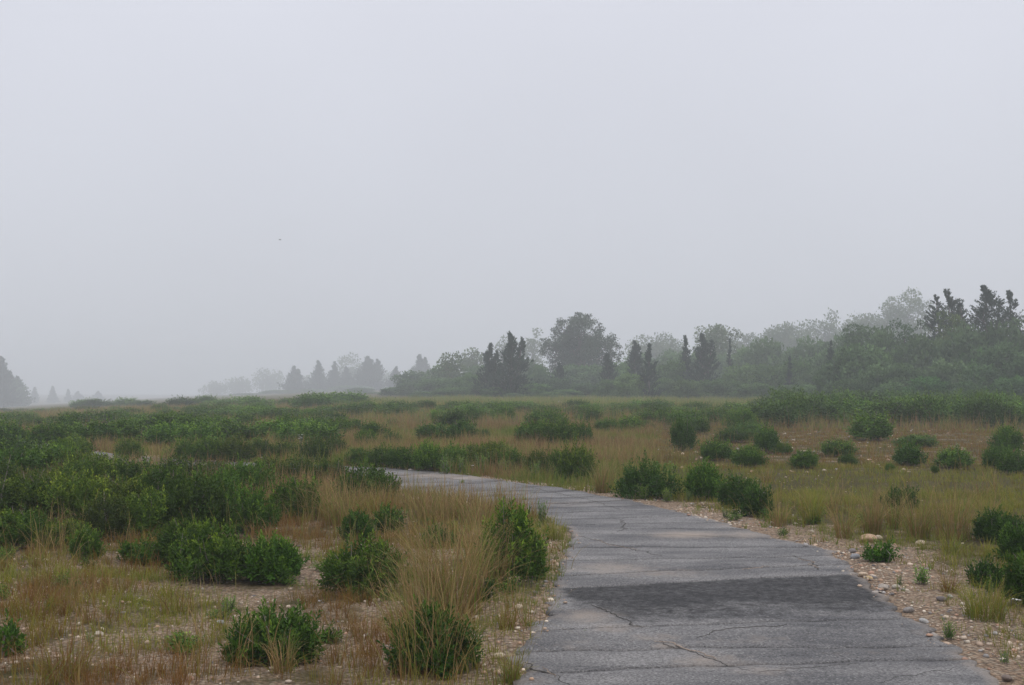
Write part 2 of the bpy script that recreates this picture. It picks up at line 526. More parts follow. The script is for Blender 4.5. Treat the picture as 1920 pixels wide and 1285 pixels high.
def part(name, me, parent, tint=None):
    o = bpy.data.objects.new(name, me)
    link(o)
    o.parent = parent
    if tint is not None:
        o.color = (*tint, 1)
    return o

def thing(name, label, cat, loc, rz=0.0, scale=(1, 1, 1), group=None):
    o = bpy.data.objects.new(name, None)
    o.empty_display_size = 0.2
    link(o)
    o.location = loc; o.rotation_euler = (0, 0, rz); o.scale = scale
    o['label'] = label; o['category'] = cat
    if group:
        o['group'] = group
    return o

def solo(name, me, label, cat, loc, rot=(0, 0, 0), scale=(1, 1, 1), group=None, tint=None):
    o = bpy.data.objects.new(name, me)
    link(o)
    o.location = loc; o.rotation_euler = rot; o.scale = scale
    o['label'] = label; o['category'] = cat
    if group:
        o['group'] = group
    if tint is not None:
        o.color = (*tint, 1)
    return o

def kind(o, k):
    o['kind'] = k
    return o

# ------------------------------------------------------------------ ground sheet
def sand_amount(x, y, sdf):
    px, py = project(x, y, 0.0)
    d = np.hypot(x, y)
    s = np.full(x.shape, 0.12)
    # gravel shoulders of the path
    s += 0.75 * np.clip(1 - sdf / np.where(px > 1100, 1.3, 0.8), 0, 1)
    # bare sandy flat left of the path, close to the camera
    near = np.clip((17.0 - d) / 5.0, 0, 1) * np.where(px < 1050, 1, 0.7)
    s += near * 0.42
    # stony flat on the right, further off
    s += 0.22 * np.clip((px - 1250) / 150, 0, 1) * np.clip((py - 795) / 15, 0, 1) * np.clip((890 - py) / 20, 0, 1)
    s -= np.clip((d - 40) / 25, 0, 1) * 0.25
    return s

def build_ground():
    n = 250
    u = np.linspace(-1, 1, n)
    k = 6.6
    xs = 1500 * np.sinh(k * u) / np.sinh(k)
    v = np.linspace(0, 1, 290)
    ys = 3.0 + 1500 * np.sinh(6.9 * v) / np.sinh(6.9)
    ys = np.concatenate([[-140, -90, -50, -25, -12, -6, -2, 0, 1, 2, 2.5], ys])
    X, Y = np.meshgrid(xs, ys)
    x, y = X.ravel(), Y.ravel()
    d = np.hypot(x, y)
    sdf = np.full(x.shape, 50.0)
    m = d < 60
    sdf[m] = path_sdf(x[m], y[m])
    z = terrain(x, y, sdf)
    z = np.where(sdf < 0, z - 0.03 * np.clip(-sdf / 0.1, 0, 1), z)
    r, c = len(ys), n
    i = (np.arange(r - 1)[:, None] * c + np.arange(c - 1)[None]).ravel()
    f = np.stack([i, i + 1, i + c + 1, i + c], 1)
    me = make_mesh('ground', np.stack([x, y, z], 1), f, mat=M_GROUND, smooth=True, attrs={'sand': sand_amount(x, y, sdf)})
    o = link(bpy.data.objects.new('ground', me))
    kind(o, 'structure')
    o['label'] = 'sandy heath ground with gravel, thatch and bare patches'
    return o

build_ground()

# ------------------------------------------------------------------ asphalt path made of cracked slabs
def edge_param(P, ypx):
    s = np.linspace(0, len(P) - 1, 4000)
    pts = catmull(P, s)
    _, py = project(pts[:, 0], pts[:, 1], 0.0)
    k = np.argmax(py <= ypx)
    return s[k]

SOFT_CRACKS = [(1500, 1480), (1390, 1370), (1330, 1305), (1268, 1240), (1226, 1216), (1187, 1165), (1107, 1081), (1084, 1062), (1056, 1046), (1030, 1030), (1003, 1014)]
CR = [(0.0, 0.0)]
for a, b in SOFT_CRACKS:
    CR.append((edge_param(LW, a), edge_param(RW, b)))
for q in (7.5, 7.9, 8.3, 8.7, 9.0, 9.4, 9.8, 10.3, 10.8, 11.5, 12.3, 13.1, 14.0, 15.0, 15.6, 16.2, 16.8, 17.4, 18.1, 19.0):
    CR.append((q, q))

DUST = [  # (px, py, rx, ry, amount) drifts of sand lying on the asphalt
    (1290, 1003, 75, 7, 1.0), (1400, 1003, 60, 8, 0.7), (1150, 1066, 90, 12, 0.65), (1240, 1075, 110, 9, 0.5),
    (1100, 1156, 60, 14, 0.75), (1150, 1178, 60, 10, 0.6), (1230, 1196, 60, 8, 0.55), (1330, 1240, 80, 16, 0.6),
    (1430, 1258, 70, 12, 0.5), (1250, 1212, 30, 6, 0.8),
    (1010, 1275, 40, 16, 0.3), (1640, 1225, 90, 12, 0.25), (1080, 1210, 60, 14, 0.3), (1380, 985, 60, 6, 0.5), (1500, 1010, 50, 6, 0.6),
    (800, 892, 70, 5, 0.8), (870, 896, 60, 4, 0.9), (1050, 945, 90, 7, 0.35), (1420, 1200, 120, 10, 0.3)]

path_root = bpy.data.objects.new('path', None)
link(path_root); kind(path_root, 'structure')
path_root['label'] = 'winding cracked grey asphalt path across the heath'

def jag(x, y, amp, seed):
    return (fnoise(x * 3.1, y * 3.1, seed) - 0.5) * amp + (vnoise(x * 14, y * 14, seed + 4) - 0.5) * amp * 0.35

def build_slabs():
    for k in range(len(CR) - 1):
        (l0, r0), (l1, r1) = CR[k], CR[k + 1]
        a, b = catmull(LW, [l0, l1]), catmull(RW, [r0, r1])
        length = 0.5 * (np.linalg.norm(a[0] - a[1]) + np.linalg.norm(b[0] - b[1]))
        near = k < 16
        nu = 56 if near else 22
        nv = int(np.clip(length / (0.05 if near else 0.2), 5, 60))
        uu, vv = np.meshgrid(np.linspace(0, 1, nu), np.linspace(0, 1, nv))
        s0 = l0 * (1 - uu) + r0 * uu
        s1 = l1 * (1 - uu) + r1 * uu
        s = s0 * (1 - vv) + s1 * vv
        A = catmull(LW, s); B = catmull(RW, s)
        W = np.linalg.norm(B - A, axis=-1)
        # ragged outer edges
        eL = jag(A[..., 0], A[..., 1], 0.24, 21) * (1 - np.clip(uu * 8, 0, 1))
        eR = jag(B[..., 0], B[..., 1], 0.24, 33) * np.clip((uu - 0.875) * 8, 0, 1)
        t_ = uu + (eL + eR) / W
        P = A * (1 - t_[..., None]) + B * t_[..., None]
        x, y = P[..., 0], P[..., 1]
        # wavering transverse cracks, opened by a narrow gap
        T = unit(catmull(LW, s + 0.01) * (1 - t_[..., None]) + catmull(RW, s + 0.01) * t_[..., None] - P)
        if True:
            c0 = P[0]; c1 = P[-1]
            gap0 = 0.006 + 0.014 * vnoise(c0[:, 0] * 5, c0[:, 1] * 5, 60 + k)
            gap1 = 0.006 + 0.014 * vnoise(c1[:, 0] * 5, c1[:, 1] * 5, 61 + k)
            wob0 = jag(np.linspace(0, 2.6, nu), np.full(nu, k * 3.7), 0.10, 5)
            wob1 = jag(np.linspace(0, 2.6, nu), np.full(nu, (k + 1) * 3.7), 0.10, 5)
            f0 = (1 - vv) ** 2; f1 = vv ** 2
            sh = f0 * (wob0 + gap0)[None] + f1 * (wob1 - gap1)[None]
            x = x + T[..., 0] * sh; y = y + T[..., 1] * sh
        z = terrain_base(x, y) + 0.022 + (fnoise(x * 1.1, y * 1.1, 14) - 0.5) * 0.030 + (vnoise(np.full(1, k * 2.3), np.full(1, 1.7), 2)[0] - 0.5) * 0.008
        rim = np.minimum(np.minimum(vv, 1 - vv) * length, np.minimum(uu, 1 - uu) * W)
        z = z - 0.006 * np.clip(1 - rim / 0.02, 0, 1)
        px, py = project(x, y, z)
        tar = np.zeros(x.shape)
        if k == 6:      # the slab with the newer black coat
            along = np.clip(1 - vv, 0, 1)     # 0 at its far edge
            tar = 1.5 - 1.25 * np.clip(along, 0, 1) ** 1.7
            tar *= np.clip((uu - 0.0) / 0.08, 0.3, 1)
            tar -= 0.30 * np.exp(-((px - 1400) / 120) ** 2 - ((py - 1130 - (px - 1400) * 0.1) / 13) ** 2)
            tar -= 0.9 * np.clip((1180 - px) / 160, 0, 1) * np.clip((py - 1112) / 14, 0, 1)
            tar = np.clip(tar, 0, 1.3)
        elif k in (4, 5):
            tar = 0.22 * np.clip((px - 1350) / 300, 0, 1) * np.ones(x.shape)
        edge_d = np.minimum(uu, 1 - uu) * W
        dust = 0.75 * np.exp(-(edge_d / 0.09) ** 2) * (fnoise(x * 2.0, y * 2.0, 66) * 1.5)
        for (qx, qy, rx, ry, am) in DUST:
            dust = np.maximum(dust, am * np.exp(-((px - qx) / rx) ** 2 - ((py - qy - (qx - px) * 0.0) / ry) ** 2))
        V = np.stack([x, y, z], -1).reshape(-1, 3)
        i = (np.arange(nv - 1)[:, None] * nu + np.arange(nu - 1)[None]).ravel()
        f = [np.stack([i, i + 1, i + nu + 1, i + nu], 1)]
        loop = np.concatenate([np.arange(nu), np.arange(1, nv) * nu + nu - 1, (nv - 1) * nu + np.arange(nu - 2, -1, -1), np.arange(nv - 2, 0, -1) * nu])
        sk = V[loop].copy(); sk[:, 2] -= 0.06
        nb = len(V); L = len(loop)
        j = np.arange(L); j2 = (j + 1) % L
        f.append(np.stack([loop[j2], loop[j], nb + j, nb + j2], 1))
        V = np.vstack([V, sk])
        zz = np.zeros(L)
        me = make_mesh('asphalt_slab', V, f, mat=M_ASPHALT, smooth=False,
                       attrs={'tar': np.concatenate([tar.ravel(), zz]), 'dust': np.concatenate([dust.ravel(), zz])})
        pol = np.ones(len(me.polygons), bool)
        me.polygons.foreach_set('use_smooth', pol)
        o = part('asphalt_slab', me, path_root)
        if k == 6:
            o['label'] = 'slab with a darker black tar coat'

build_slabs()

def build_bed():
    s = np.linspace(0, len(LW) - 1, 260)
    A, B = catmull(LW, s), catmull(RW, s)
    uu = np.linspace(0.02, 0.98, 6)
    P = A[:, None] * (1 - uu[None, :, None]) + B[:, None] * uu[None, :, None]
    x, y = P[..., 0], P[..., 1]
    z = terrain_base(x, y) - 0.008
    n, c = len(s), 6
    i = (np.arange(n - 1)[:, None] * c + np.arange(c - 1)[None]).ravel()
    me = make_mesh('path_bed', np.stack([x, y, z], -1).reshape(-1, 3), np.stack([i, i + 1, i + c + 1, i + c], 1), mat=M_SOIL_SHADE)  # dark sheet under the slabs makes their gaps read as deep shade
    part('path_bed', me, path_root)

build_bed()

def crack_ribbon(pts_px, width, mat, zoff=0.0035, seed=0, name='crack_fill_shade'):  # soil strips lie on the slabs and paint the dark of open cracks
    P = np.array([ground_flat(*p)[:2] for p in pts_px])
    width *= 0.6 if mat is M_SOIL_SHADE else 0.45
    n = 90
    s = np.linspace(0, len(P) - 1, n)
    C = np.stack([np.interp(s, np.arange(len(P)), P[:, 0]), np.interp(s, np.arange(len(P)), P[:, 1])], 1)
    tg = unit(np.gradient(C, axis=0)); nr = np.stack([-tg[:, 1], tg[:, 0]], 1)
    C = C + nr * ((fnoise(C[:, 0] * 6, C[:, 1] * 6, seed) - 0.5) * 0.14 + (vnoise(C[:, 0] * 25, C[:, 1] * 25, seed + 7) - 0.5) * 0.03)[:, None]
    wl = width * (0.15 + 1.1 * vnoise(np.arange(n) * 0.55, np.zeros(n), seed + 1)) * np.sin(np.linspace(0.12, math.pi - 0.12, n)) ** 0.5
    wr = width * (0.15 + 1.1 * vnoise(np.arange(n) * 0.55, np.ones(n) * 7, seed + 2)) * np.sin(np.linspace(0.12, math.pi - 0.12, n)) ** 0.5
    A = C + nr * wl[:, None]; B = C - nr * wr[:, None]
    V = []
    for Q, dz in ((A, -0.001), (C, 0.0015), (B, -0.001)):
        z = terrain_base(Q[:, 0], Q[:, 1]) + 0.022 + (fnoise(Q[:, 0] * 1.1, Q[:, 1] * 1.1, 14) - 0.5) * 0.030 + zoff + dz
        V.append(np.stack([Q[:, 0], Q[:, 1], z], 1))
    V = np.stack(V, 1).reshape(-1, 3)
    i = (np.arange(n - 1)[:, None] * 3 + np.arange(2)[None]).ravel()
    me = make_mesh(name, V, np.stack([i, i + 1, i + 4, i + 3], 1), mat=mat)
    return part(name, me, path_root)

crack_ribbon([(988, 1247), (1015, 1262), (1045, 1275), (1075, 1295)], 0.018, M_SOIL_SHADE, seed=1)
crack_ribbon([(1005, 1258), (1025, 1267), (1048, 1278)], 0.010, M_FILL, 0.006, seed=2)
crack_ribbon([(1110, 1140), (1140, 1155), (1170, 1166), (1208, 1186)], 0.012, M_SOIL_SHADE, seed=3)
crack_ribbon([(1232, 1210), (1262, 1217), (1298, 1230), (1345, 1246), (1415, 1268)], 0.012, M_SOIL_SHADE, seed=4)
crack_ribbon([(1230, 1209), (1255, 1214), (1290, 1226), (1340, 1243)], 0.022, M_FILL, 0.006, seed=5)
crack_ribbon([(1300, 1204), (1340, 1190), (1412, 1184), (1480, 1182)], 0.008, M_SOIL_SHADE, seed=6)
crack_ribbon([(1085, 1010), (1130, 1020), (1165, 1030), (1200, 1038), (1240, 1048)], 0.016, M_SOIL_SHADE, seed=7)
crack_ribbon([(1110, 1016), (1150, 1026), (1195, 1036)], 0.010, M_FILL, 0.006, seed=8)
crack_ribbon([(1485, 1047), (1510, 1055), (1528, 1064), (1537, 1075)], 0.014, M_SOIL_SHADE, seed=9)
crack_ribbon([(1500, 1052), (1520, 1060), (1533, 1072)], 0.012, M_FILL, 0.006, seed=10)
crack_ribbon([(1395, 1075), (1410, 1072), (1440, 1067)], 0.020, M_FILL, 0.005, seed=11)
crack_ribbon([(1160, 978), (1168, 986), (1172, 996), (1150, 1001)], 0.018, M_SOIL_SHADE, seed=12)
crack_ribbon([(1200, 940), (1120, 944), (1060, 950)], 0.012, M_SOIL_SHADE, seed=13)
crack_ribbon([(1010, 922), (940, 925), (880, 930)], 0.014, M_SOIL_SHADE, seed=14)
crack_ribbon([(960, 908), (1020, 922), (1100, 938), (1165, 960)], 0.010, M_SOIL_SHADE, seed=15)
crack_ribbon([(1420, 1268), (1500, 1262), (1600, 1250)], 0.008, M_SOIL_SHADE, seed=16)
crack_ribbon([(1640, 1290), (1700, 1275), (1790, 1262)], 0.009, M_SOIL_SHADE, seed=17)
crack_ribbon([(740, 893), (800, 896), (850, 901), (905, 907)], 0.016, M_SOIL_SHADE, seed=18)

# ------------------------------------------------------------------ plant generators
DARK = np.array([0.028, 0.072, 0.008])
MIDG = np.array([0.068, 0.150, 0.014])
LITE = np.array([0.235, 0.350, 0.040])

def shrub_mesh(rng, lobes, nshoots, leaf_len=0.05, leaves_per=11, hi=True, light=0.5, wide=0.40):
    """lobes: (cx, cy, rx, ry, h).  Whorled leafy shoots over several low domes."""
    lobes = np.asarray(lobes, float)
    area = lobes[:, 2] * lobes[:, 3] + (lobes[:, 2] + lobes[:, 3]) * lobes[:, 4] * 0.5
    li = rng.choice(len(lobes), nshoots, p=area / area.sum())
    lb = lobes[li]
    n = rnd_dirs(rng, nshoots)
    n[:, 2] = np.abs(n[:, 2]) * 1.15 - 0.30
    n = unit(n)
    zc = lb[:, 4] * 0.36; rz = lb[:, 4] * 0.60
    lump = 0.66 + 0.62 * vnoise(n[:, 0] * 2.6 + li * 3.3 + 20, n[:, 1] * 2.6 + n[:, 2] * 2 + 20, 4)
    rad = (1 - 0.42 * rng.random(nshoots) ** 1.6) * lump
    c = np.stack([lb[:, 0] + n[:, 0] * lb[:, 2] * rad, lb[:, 1] + n[:, 1] * lb[:, 3] * rad, zc + n[:, 2] * rz * rad], 1)
    c[:, 2] = np.maximum(c[:, 2], 0.03)
    ax = unit(0.62 * n + np.array([0, 0, 0.62]) + rng.normal(size=(nshoots, 3)) * 0.28)
    sl = leaf_len * rng.uniform(1.6, 3.0, nshoots)
    longs = rng.random(nshoots) < 0.07
    c = c + ax * (longs * leaf_len * rng.uniform(0.8, 2.4, nshoots))[:, None]
    K = leaves_per
    t = np.linspace(0.0, 1.0, K)[None]
    ang = np.radians(78 - 50 * t) + rng.normal(size=(nshoots, K)) * 0.16
    az = (np.arange(K) * 2.4)[None] + rng.uniform(0, 6.28, (nshoots, 1))
    ref = np.where(np.abs(ax[:, 2:3]) > 0.9, np.array([[1.0, 0, 0]]), np.array([[0, 0, 1.0]]))
    u = unit(np.cross(ax, ref)); v = np.cross(ax, u)
    per = np.cos(az)[..., None] * u[:, None] + np.sin(az)[..., None] * v[:, None]
    d = np.cos(ang)[..., None] * ax[:, None] + np.sin(ang)[..., None] * per
    pos = c[:, None] + ax[:, None] * (sl[:, None] * t)[..., None] - ax[:, None] * (sl * 0.6)[:, None, None]
    side = np.cross(per, ax[:, None]) + rng.normal(size=per.shape) * 0.25
    ln = leaf_len * (1.08 - 0.35 * t) * rng.uniform(0.75, 1.15, (nshoots, K))
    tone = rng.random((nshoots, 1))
    top = np.clip(rad - 0.72, 0, 0.4)[:, None] * 1.6 * np.clip(0.35 + n[:, 2:3], 0, 1)  # young tips paler, most on top: highlights painted into the leaf colour
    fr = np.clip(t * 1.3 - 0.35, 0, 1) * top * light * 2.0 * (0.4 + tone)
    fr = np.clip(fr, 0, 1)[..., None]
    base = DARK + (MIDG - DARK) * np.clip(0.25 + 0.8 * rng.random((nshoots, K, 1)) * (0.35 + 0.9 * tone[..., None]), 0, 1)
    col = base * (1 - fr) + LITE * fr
    col = col * rng.uniform(0.8, 1.2, (nshoots, K, 1))
    fl = lambda a: a.reshape(-1, 3)
    lnr = ln.ravel()
    if hi:
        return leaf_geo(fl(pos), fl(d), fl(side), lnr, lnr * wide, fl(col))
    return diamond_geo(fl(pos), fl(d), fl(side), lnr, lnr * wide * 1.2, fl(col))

def fit(V, width, height, stems=None):
    """scale a plant so that its leafy body is `width` wide and `height` tall"""
    r = np.percentile(np.hypot(V[:, 0], V[:, 1]), 97)
    k = np.array([0.5 * width / r, 0.5 * width / r, height / np.percentile(V[:, 2], 99)])
    return (V * k, None if stems is None else stems * k)

def shrub_stems(rng, lobes, n=14, r=0.008):
    paths = []
    lobes = np.asarray(lobes, float)
    for k in range(n):
        cx, cy, rx, ry, h = lobes[k % len(lobes)]
        a = rng.uniform(0, 6.28); q = rng.uniform(0.2, 0.8)
        p0 = np.array([cx * 0.6 + rng.normal() * 0.05, cy * 0.6 + rng.normal() * 0.05, -0.04])
        p2 = np.array([cx + math.cos(a) * rx * q, cy + math.sin(a) * ry * q, h * (rng.uniform(0.55, 0.85) if k % 4 else rng.uniform(0.85, 1.12))])
        p1 = (p0 + p2) / 2 + rng.normal(size=3) * 0.04 + np.array([0, 0, 0.05])
        paths.append((np.array([p0, p1, p2]), np.array([r, r * 0.7, r * 0.3])))
    return tube_geo(paths, 4)

def make_shrub_protos():
    out_ = {}
    for nm, cnt, ns, ll, lp, hi in (('near', 6, 640, 0.058, 9, True), ('mid', 5, 520, 0.072, 8, False), ('far', 5, 520, 0.078, 6, False)):
        L = []
        for k in range(cnt):
            rng = np.random.default_rng(100 + k + {'near': 20, 'mid': 0, 'far': 50}[nm])
            lobes = [(0, 0, 0.36, 0.36, 0.62)]
            for q in range(3 + k % 3):
                a = rng.uniform(0, 6.28)
                lobes.append((math.cos(a) * 0.27, math.sin(a) * 0.27, rng.uniform(0.2, 0.3), rng.uniform(0.2, 0.3), rng.uniform(0.38, 0.6)))
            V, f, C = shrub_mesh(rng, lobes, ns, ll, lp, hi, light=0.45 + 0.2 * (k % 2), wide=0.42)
            Vs, fs = shrub_stems(rng, lobes, 10, 0.010)
            V, Vs = fit(V, 1.0, 1.0, Vs)
            fo = make_mesh('shrub_foliage', V, f, C, M_LEAF)
            L.append((fo, make_mesh('shrub_stem', Vs, fs, mat=M_TWIG)))
        out_[nm] = L
    return out_

PROTO = make_shrub_protos()
FOOT = []       # shrub footprints (x, y, r) keep the grass from growing through the densest plants
COUNT = [0]

def place_shrub(px, base, top, wpx, label, tint=(1, 1, 1), lod=None, group=None, name='bayberry_shrub', cat='shrub', unique=None, light=0.55, depth=1.0):
    """a shrub standing where photo pixel (px, base) meets the ground"""
    p = ground(px, base)
    D = p[1]
    width = wpx / F * D * 1.08
    h = (at(px, top, D)[2] - p[2]) * 1.04
    h = max(h, 0.1)
    COUNT[0] += 1
    k = COUNT[0]
    FOOT.append((p[0], p[1], width * 0.5))
    if unique is not None:
        rng = np.random.default_rng(1000 + k)
        lobes = []
        extra = [(math.cos(a_) * rng.uniform(0.5, 0.95), math.sin(a_) * rng.uniform(0.4, 0.9), rng.uniform(0.16, 0.32), rng.uniform(0.35, 0.95)) for a_ in rng.uniform(0, 6.28, 6)]
        for (fx, fy, frx, fh) in list(unique) + extra:
            lobes.append((fx * width * 0.5, fy * width * 0.5 * depth, frx * width * 0.5, frx * width * 0.5 * depth, fh * h))
        vol = sum(l[2] * l[3] + (l[2] + l[3]) * l[4] * 0.5 for l in lobes)
        ll = 0.046 if D < 13 else 0.056
        ns = int(np.clip(vol * (1350 if D < 13 else 900), 70, 620))
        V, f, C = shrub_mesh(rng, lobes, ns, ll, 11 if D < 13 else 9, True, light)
        Vs, fs = shrub_stems(rng, lobes, 14, 0.007)
        V, Vs = fit(V, width * 0.9, h, Vs)
        fo = make_mesh('shrub_foliage', V, f, C, M_LEAF)
        st = make_mesh('shrub_stem', Vs, fs, mat=M_TWIG)
        t = thing(name, label, cat, p, 0.0, group=group)
    else:
        if lod is None:
            lod = 'mid' if D < 34 else 'far'
        rng = np.random.default_rng(3000 + k)
        fo, st = PROTO[lod][k % len(PROTO[lod])]
        sx = width
        t = thing(name, label, cat, p, rng.uniform(0, 6.28), (sx, sx, h), group)
    br = np.random.default_rng(k).uniform(0.66, 1.02)
    part('foliage', fo, t, tuple(np.array(tint) * br))
    part('stem', st, t)
    return t

# ------------------------------------------------------------------ trees
CED = np.array([0.020, 0.042, 0.025]); CED2 = np.array([0.058, 0.095, 0.054])

def cedar_mesh(rng, h, R, tips, spray, ragged, dens):
    P, Dd, S, Ln, C, tubes = [], [], [], [], [], []
    leaders = [(0.0, 0.0, 0.0, h, R)]
    for k in range(tips - 1):
        sgn = 1 if k % 2 == 0 else -1
        leaders.append((sgn * R * rng.uniform(0.28, 0.42), rng.normal() * R * 0.2, h * 0.45, h * rng.uniform(0.86, 0.96), R * 0.42))
    for (ox, oy, z0, zt, Rr) in leaders:
        L = zt - z0
        n = max(int(dens * L * Rr), 36)
        K = 14 if ragged < 0.35 else 30
        sp_ = spray if ragged < 0.35 else spray * 0.8
        if ragged >= 0.35:
            n = max(int(n * 0.75), 70)
        u = rng.random(n) ** 1.15
        prof = Rr * (1 - u) ** 0.9 * (0.82 + 0.18 * np.clip(u / 0.12, 0, 1)) + 0.006 * h
        az = rng.uniform(0, 6.28, n)
        lump = 0.78 + 0.44 * vnoise(az * 1.3 + ox * 5, (z0 + L * u) * 1.3 + 3, 8)
        bl = prof * lump * rng.uniform(1 - 1.5 * ragged, 1 + 1.1 * ragged, n)
        if ragged >= 0.35:
            bl = np.maximum(bl, 0.055 * h * (1.25 - u) * rng.uniform(0.6, 1.5, n))
        rise = np.radians(rng.uniform(12, 42, n) + 34 * u)
        if ragged >= 0.35:
            rise = np.radians(rng.uniform(22, 52, n))
        bd = np.stack([np.cos(az) * np.cos(rise), np.sin(az) * np.cos(rise), np.sin(rise)], 1)
        axz = z0 + L * u
        lean = np.clip(u * 1.6, 0, 1) * 0.25 + 0.75 if z0 > 0 else np.zeros(n)
        wob = 0.05 * Rr * np.sin(axz * 2.1)
        o = np.stack([ox * lean + wob, oy * lean, axz - bl * np.sin(rise) * 0.5], 1)
        t = rng.uniform(0.1, 1.0, (n, K)) ** 0.75
        thick = (0.05 if ragged < 0.35 else 0.020) * Rr
        sag = 0.10 * bl[:, None] * t * (1 - t)
        pos = o[:, None] + bd[:, None] * (bl[:, None] * t)[..., None] + rng.normal(size=(n, K, 3)) * thick * (1.2 - t)[..., None]
        pos[..., 2] -= sag
        d = unit(bd[:, None] * 1.0 + np.array([0, 0, 0.5]) + rng.normal(size=(n, K, 3)) * 0.38)
        P.append(pos.reshape(-1, 3)); Dd.append(d.reshape(-1, 3)); S.append(rnd_dirs(rng, n * K))
        Ln.append(sp_ * rng.uniform(0.55, 1.2, n * K) * (1.15 - 0.5 * np.repeat(u, K)))
        tone = rng.random((n, 1, 1)) * 0.55 + rng.random((n, K, 1)) * 0.45
        C.append((CED + (CED2 - CED) * tone).reshape(-1, 3))
        m = 60 if ragged < 0.35 else 6
        tz = z0 + L * (0.80 + 0.20 * rng.random(m))
        tp = np.stack([np.full(m, ox) + rng.normal(size=m) * 0.012 * Rr, np.full(m, oy) + rng.normal(size=m) * 0.012 * Rr, tz - spray * 0.6], 1)
        P.append(tp); Dd.append(unit(rng.normal(size=(m, 3)) * 0.3 + np.array([0, 0, 1.0]))); S.append(rnd_dirs(rng, m))
        Ln.append(sp_ * rng.uniform(0.5, 0.9, m)); C.append(np.tile(CED2 * 0.8, (m, 1)))
        tubes.append((np.array([[ox * 0.2, oy * 0.2, -0.2], [ox * 0.8, oy * 0.8, (z0 + zt) * 0.45], [ox, oy, zt * 0.97]]), np.array([0.020 * h, 0.012 * h, 0.003 * h])))
        for b in range(0, n, 5):
            tubes.append((np.array([o[b], o[b] + bd[b] * bl[b] * 0.9]), np.array([0.005 * h, 0.0015 * h])))
    P, Dd, S, Ln, C = np.vstack(P), np.vstack(Dd), np.vstack(S), np.concatenate(Ln), np.vstack(C)
    P[:, 2] = np.maximum(P[:, 2], 0.02)
    V, f, cc = diamond_geo(P, Dd, S, Ln, Ln * 0.36, C)
    return (V, f, cc), tube_geo(tubes, 4)

def crown_mesh(rng, blobs, per, leaf, c1, c2, up=0.3, shell=0.55, airy=0.0):
    """blobs (cx,cy,cz,rx,rz)"""
    P, Nn, T = [], [], []
    for (cx, cy, cz, r, rz) in blobs:
        n = int(per * (r * r * 0.6 + r * rz * 0.4))
        n = max(n, 12)
        d = rnd_dirs(rng, n)
        q = (shell + (1 - shell) * rng.random(n)) * (1 + rng.normal(size=n) * (0.10 + airy))
        P.append(np.stack([cx + d[:, 0] * r * q, cy + d[:, 1] * r * q, cz + d[:, 2] * rz * q], 1))
        Nn.append(d)
        T.append(np.full(n, rng.random()) * 0.45 + rng.random(n) * 0.35 + 0.2 * np.clip(d[:, 2] + 0.2, 0, 1))  # last term paints upper leaves of each clump lighter, as if top-lit
    P, Nn, T = np.vstack(P), np.vstack(Nn), np.concatenate(T)
    n = len(P)
    d = unit(Nn * 0.5 + rng.normal(size=(n, 3)) * 0.8 + np.array([0, 0, up]))
    s = rnd_dirs(rng, n)
    ln = leaf * rng.uniform(0.6, 1.3, n)
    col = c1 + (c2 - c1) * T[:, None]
    keep = P[:, 2] > 0.02
    return diamond_geo(P[keep], d[keep], s[keep], ln[keep], ln[keep] * 0.62, col[keep], 0.15)

def blob_crown(rng, R, z0, z1, n, rmin, rmax, flat=0.85, power=2.2):
    """sub-crowns filling an ellipsoid between z0 and z1 with radius R"""
    B = []
    zc, rz = (z0 + z1) / 2, (z1 - z0) / 2
    m = int(n * 0.72)
    for k in range(n):
        r = rng.uniform(rmin, rmax)
        if k < m:
            cz = 1 - 1.75 * (k + 0.5) / m
            az = k * 2.39996 + rng.normal() * 0.25
            sr = math.sqrt(max(0, 1 - cz * cz))
            d = np.array([sr * math.cos(az), sr * math.sin(az), cz]); q = rng.uniform(0.86, 1.06) * (0.70 + 0.55 * float(vnoise(az * 0.9 + R, cz * 2.3 + 5 + z1, 12)))
        else:
            d = rnd_dirs(rng, 1)[0]; q = rng.random() ** 0.6 * 0.75
        kx = max(0.1, 1 - r / R * 0.8); kz = max(0.1, 1 - r * flat / rz * 0.8)
        B.append((d[0] * R * q * kx, d[1] * R * q * kx, zc + d[2] * rz * q * kz, r, r * flat))
    return B

def limbs(rng, blobs, trunk_h, trunk_r, z_fork):
    tubes = [(np.array([[0, 0, -0.3], [0.03, 0.02, z_fork * 0.6], [0, 0, trunk_h]]), np.array([trunk_r * 1.15, trunk_r * 0.85, trunk_r * 0.25]))]
    for (cx, cy, cz, r, rz) in blobs:
        zs = min(z_fork + rng.uniform(0, 0.4) * max(cz - z_fork, 0.1), trunk_h)
        p0 = np.array([0, 0, zs]); p2 = np.array([cx, cy, cz])
        p1 = (p0 + p2) / 2 + np.array([0, 0, 0.1 * abs(cz - zs)]) + rng.normal(size=3) * 0.08 * r
        tubes.append((np.array([p0, p1, p2]), np.array([trunk_r * 0.35, trunk_r * 0.2, trunk_r * 0.07])))
    return tube_geo(tubes, 5)

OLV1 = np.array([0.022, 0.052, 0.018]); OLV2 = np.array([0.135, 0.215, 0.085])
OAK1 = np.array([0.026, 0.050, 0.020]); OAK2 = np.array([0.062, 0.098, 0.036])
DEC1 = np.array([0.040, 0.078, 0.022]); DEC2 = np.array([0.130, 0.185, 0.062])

def tree_ground(px, D):
    x = at(px, HORIZON, D)[0]
    z = float(terrain(np.array([x]), np.array([D]), np.array([50.0]))[0])
    return np.array([x, D, z])

def far(D):
    return D * float(np.interp(D, [50, 130, 170, 420], [1.55, 1.7, 2.9, 2.1]))

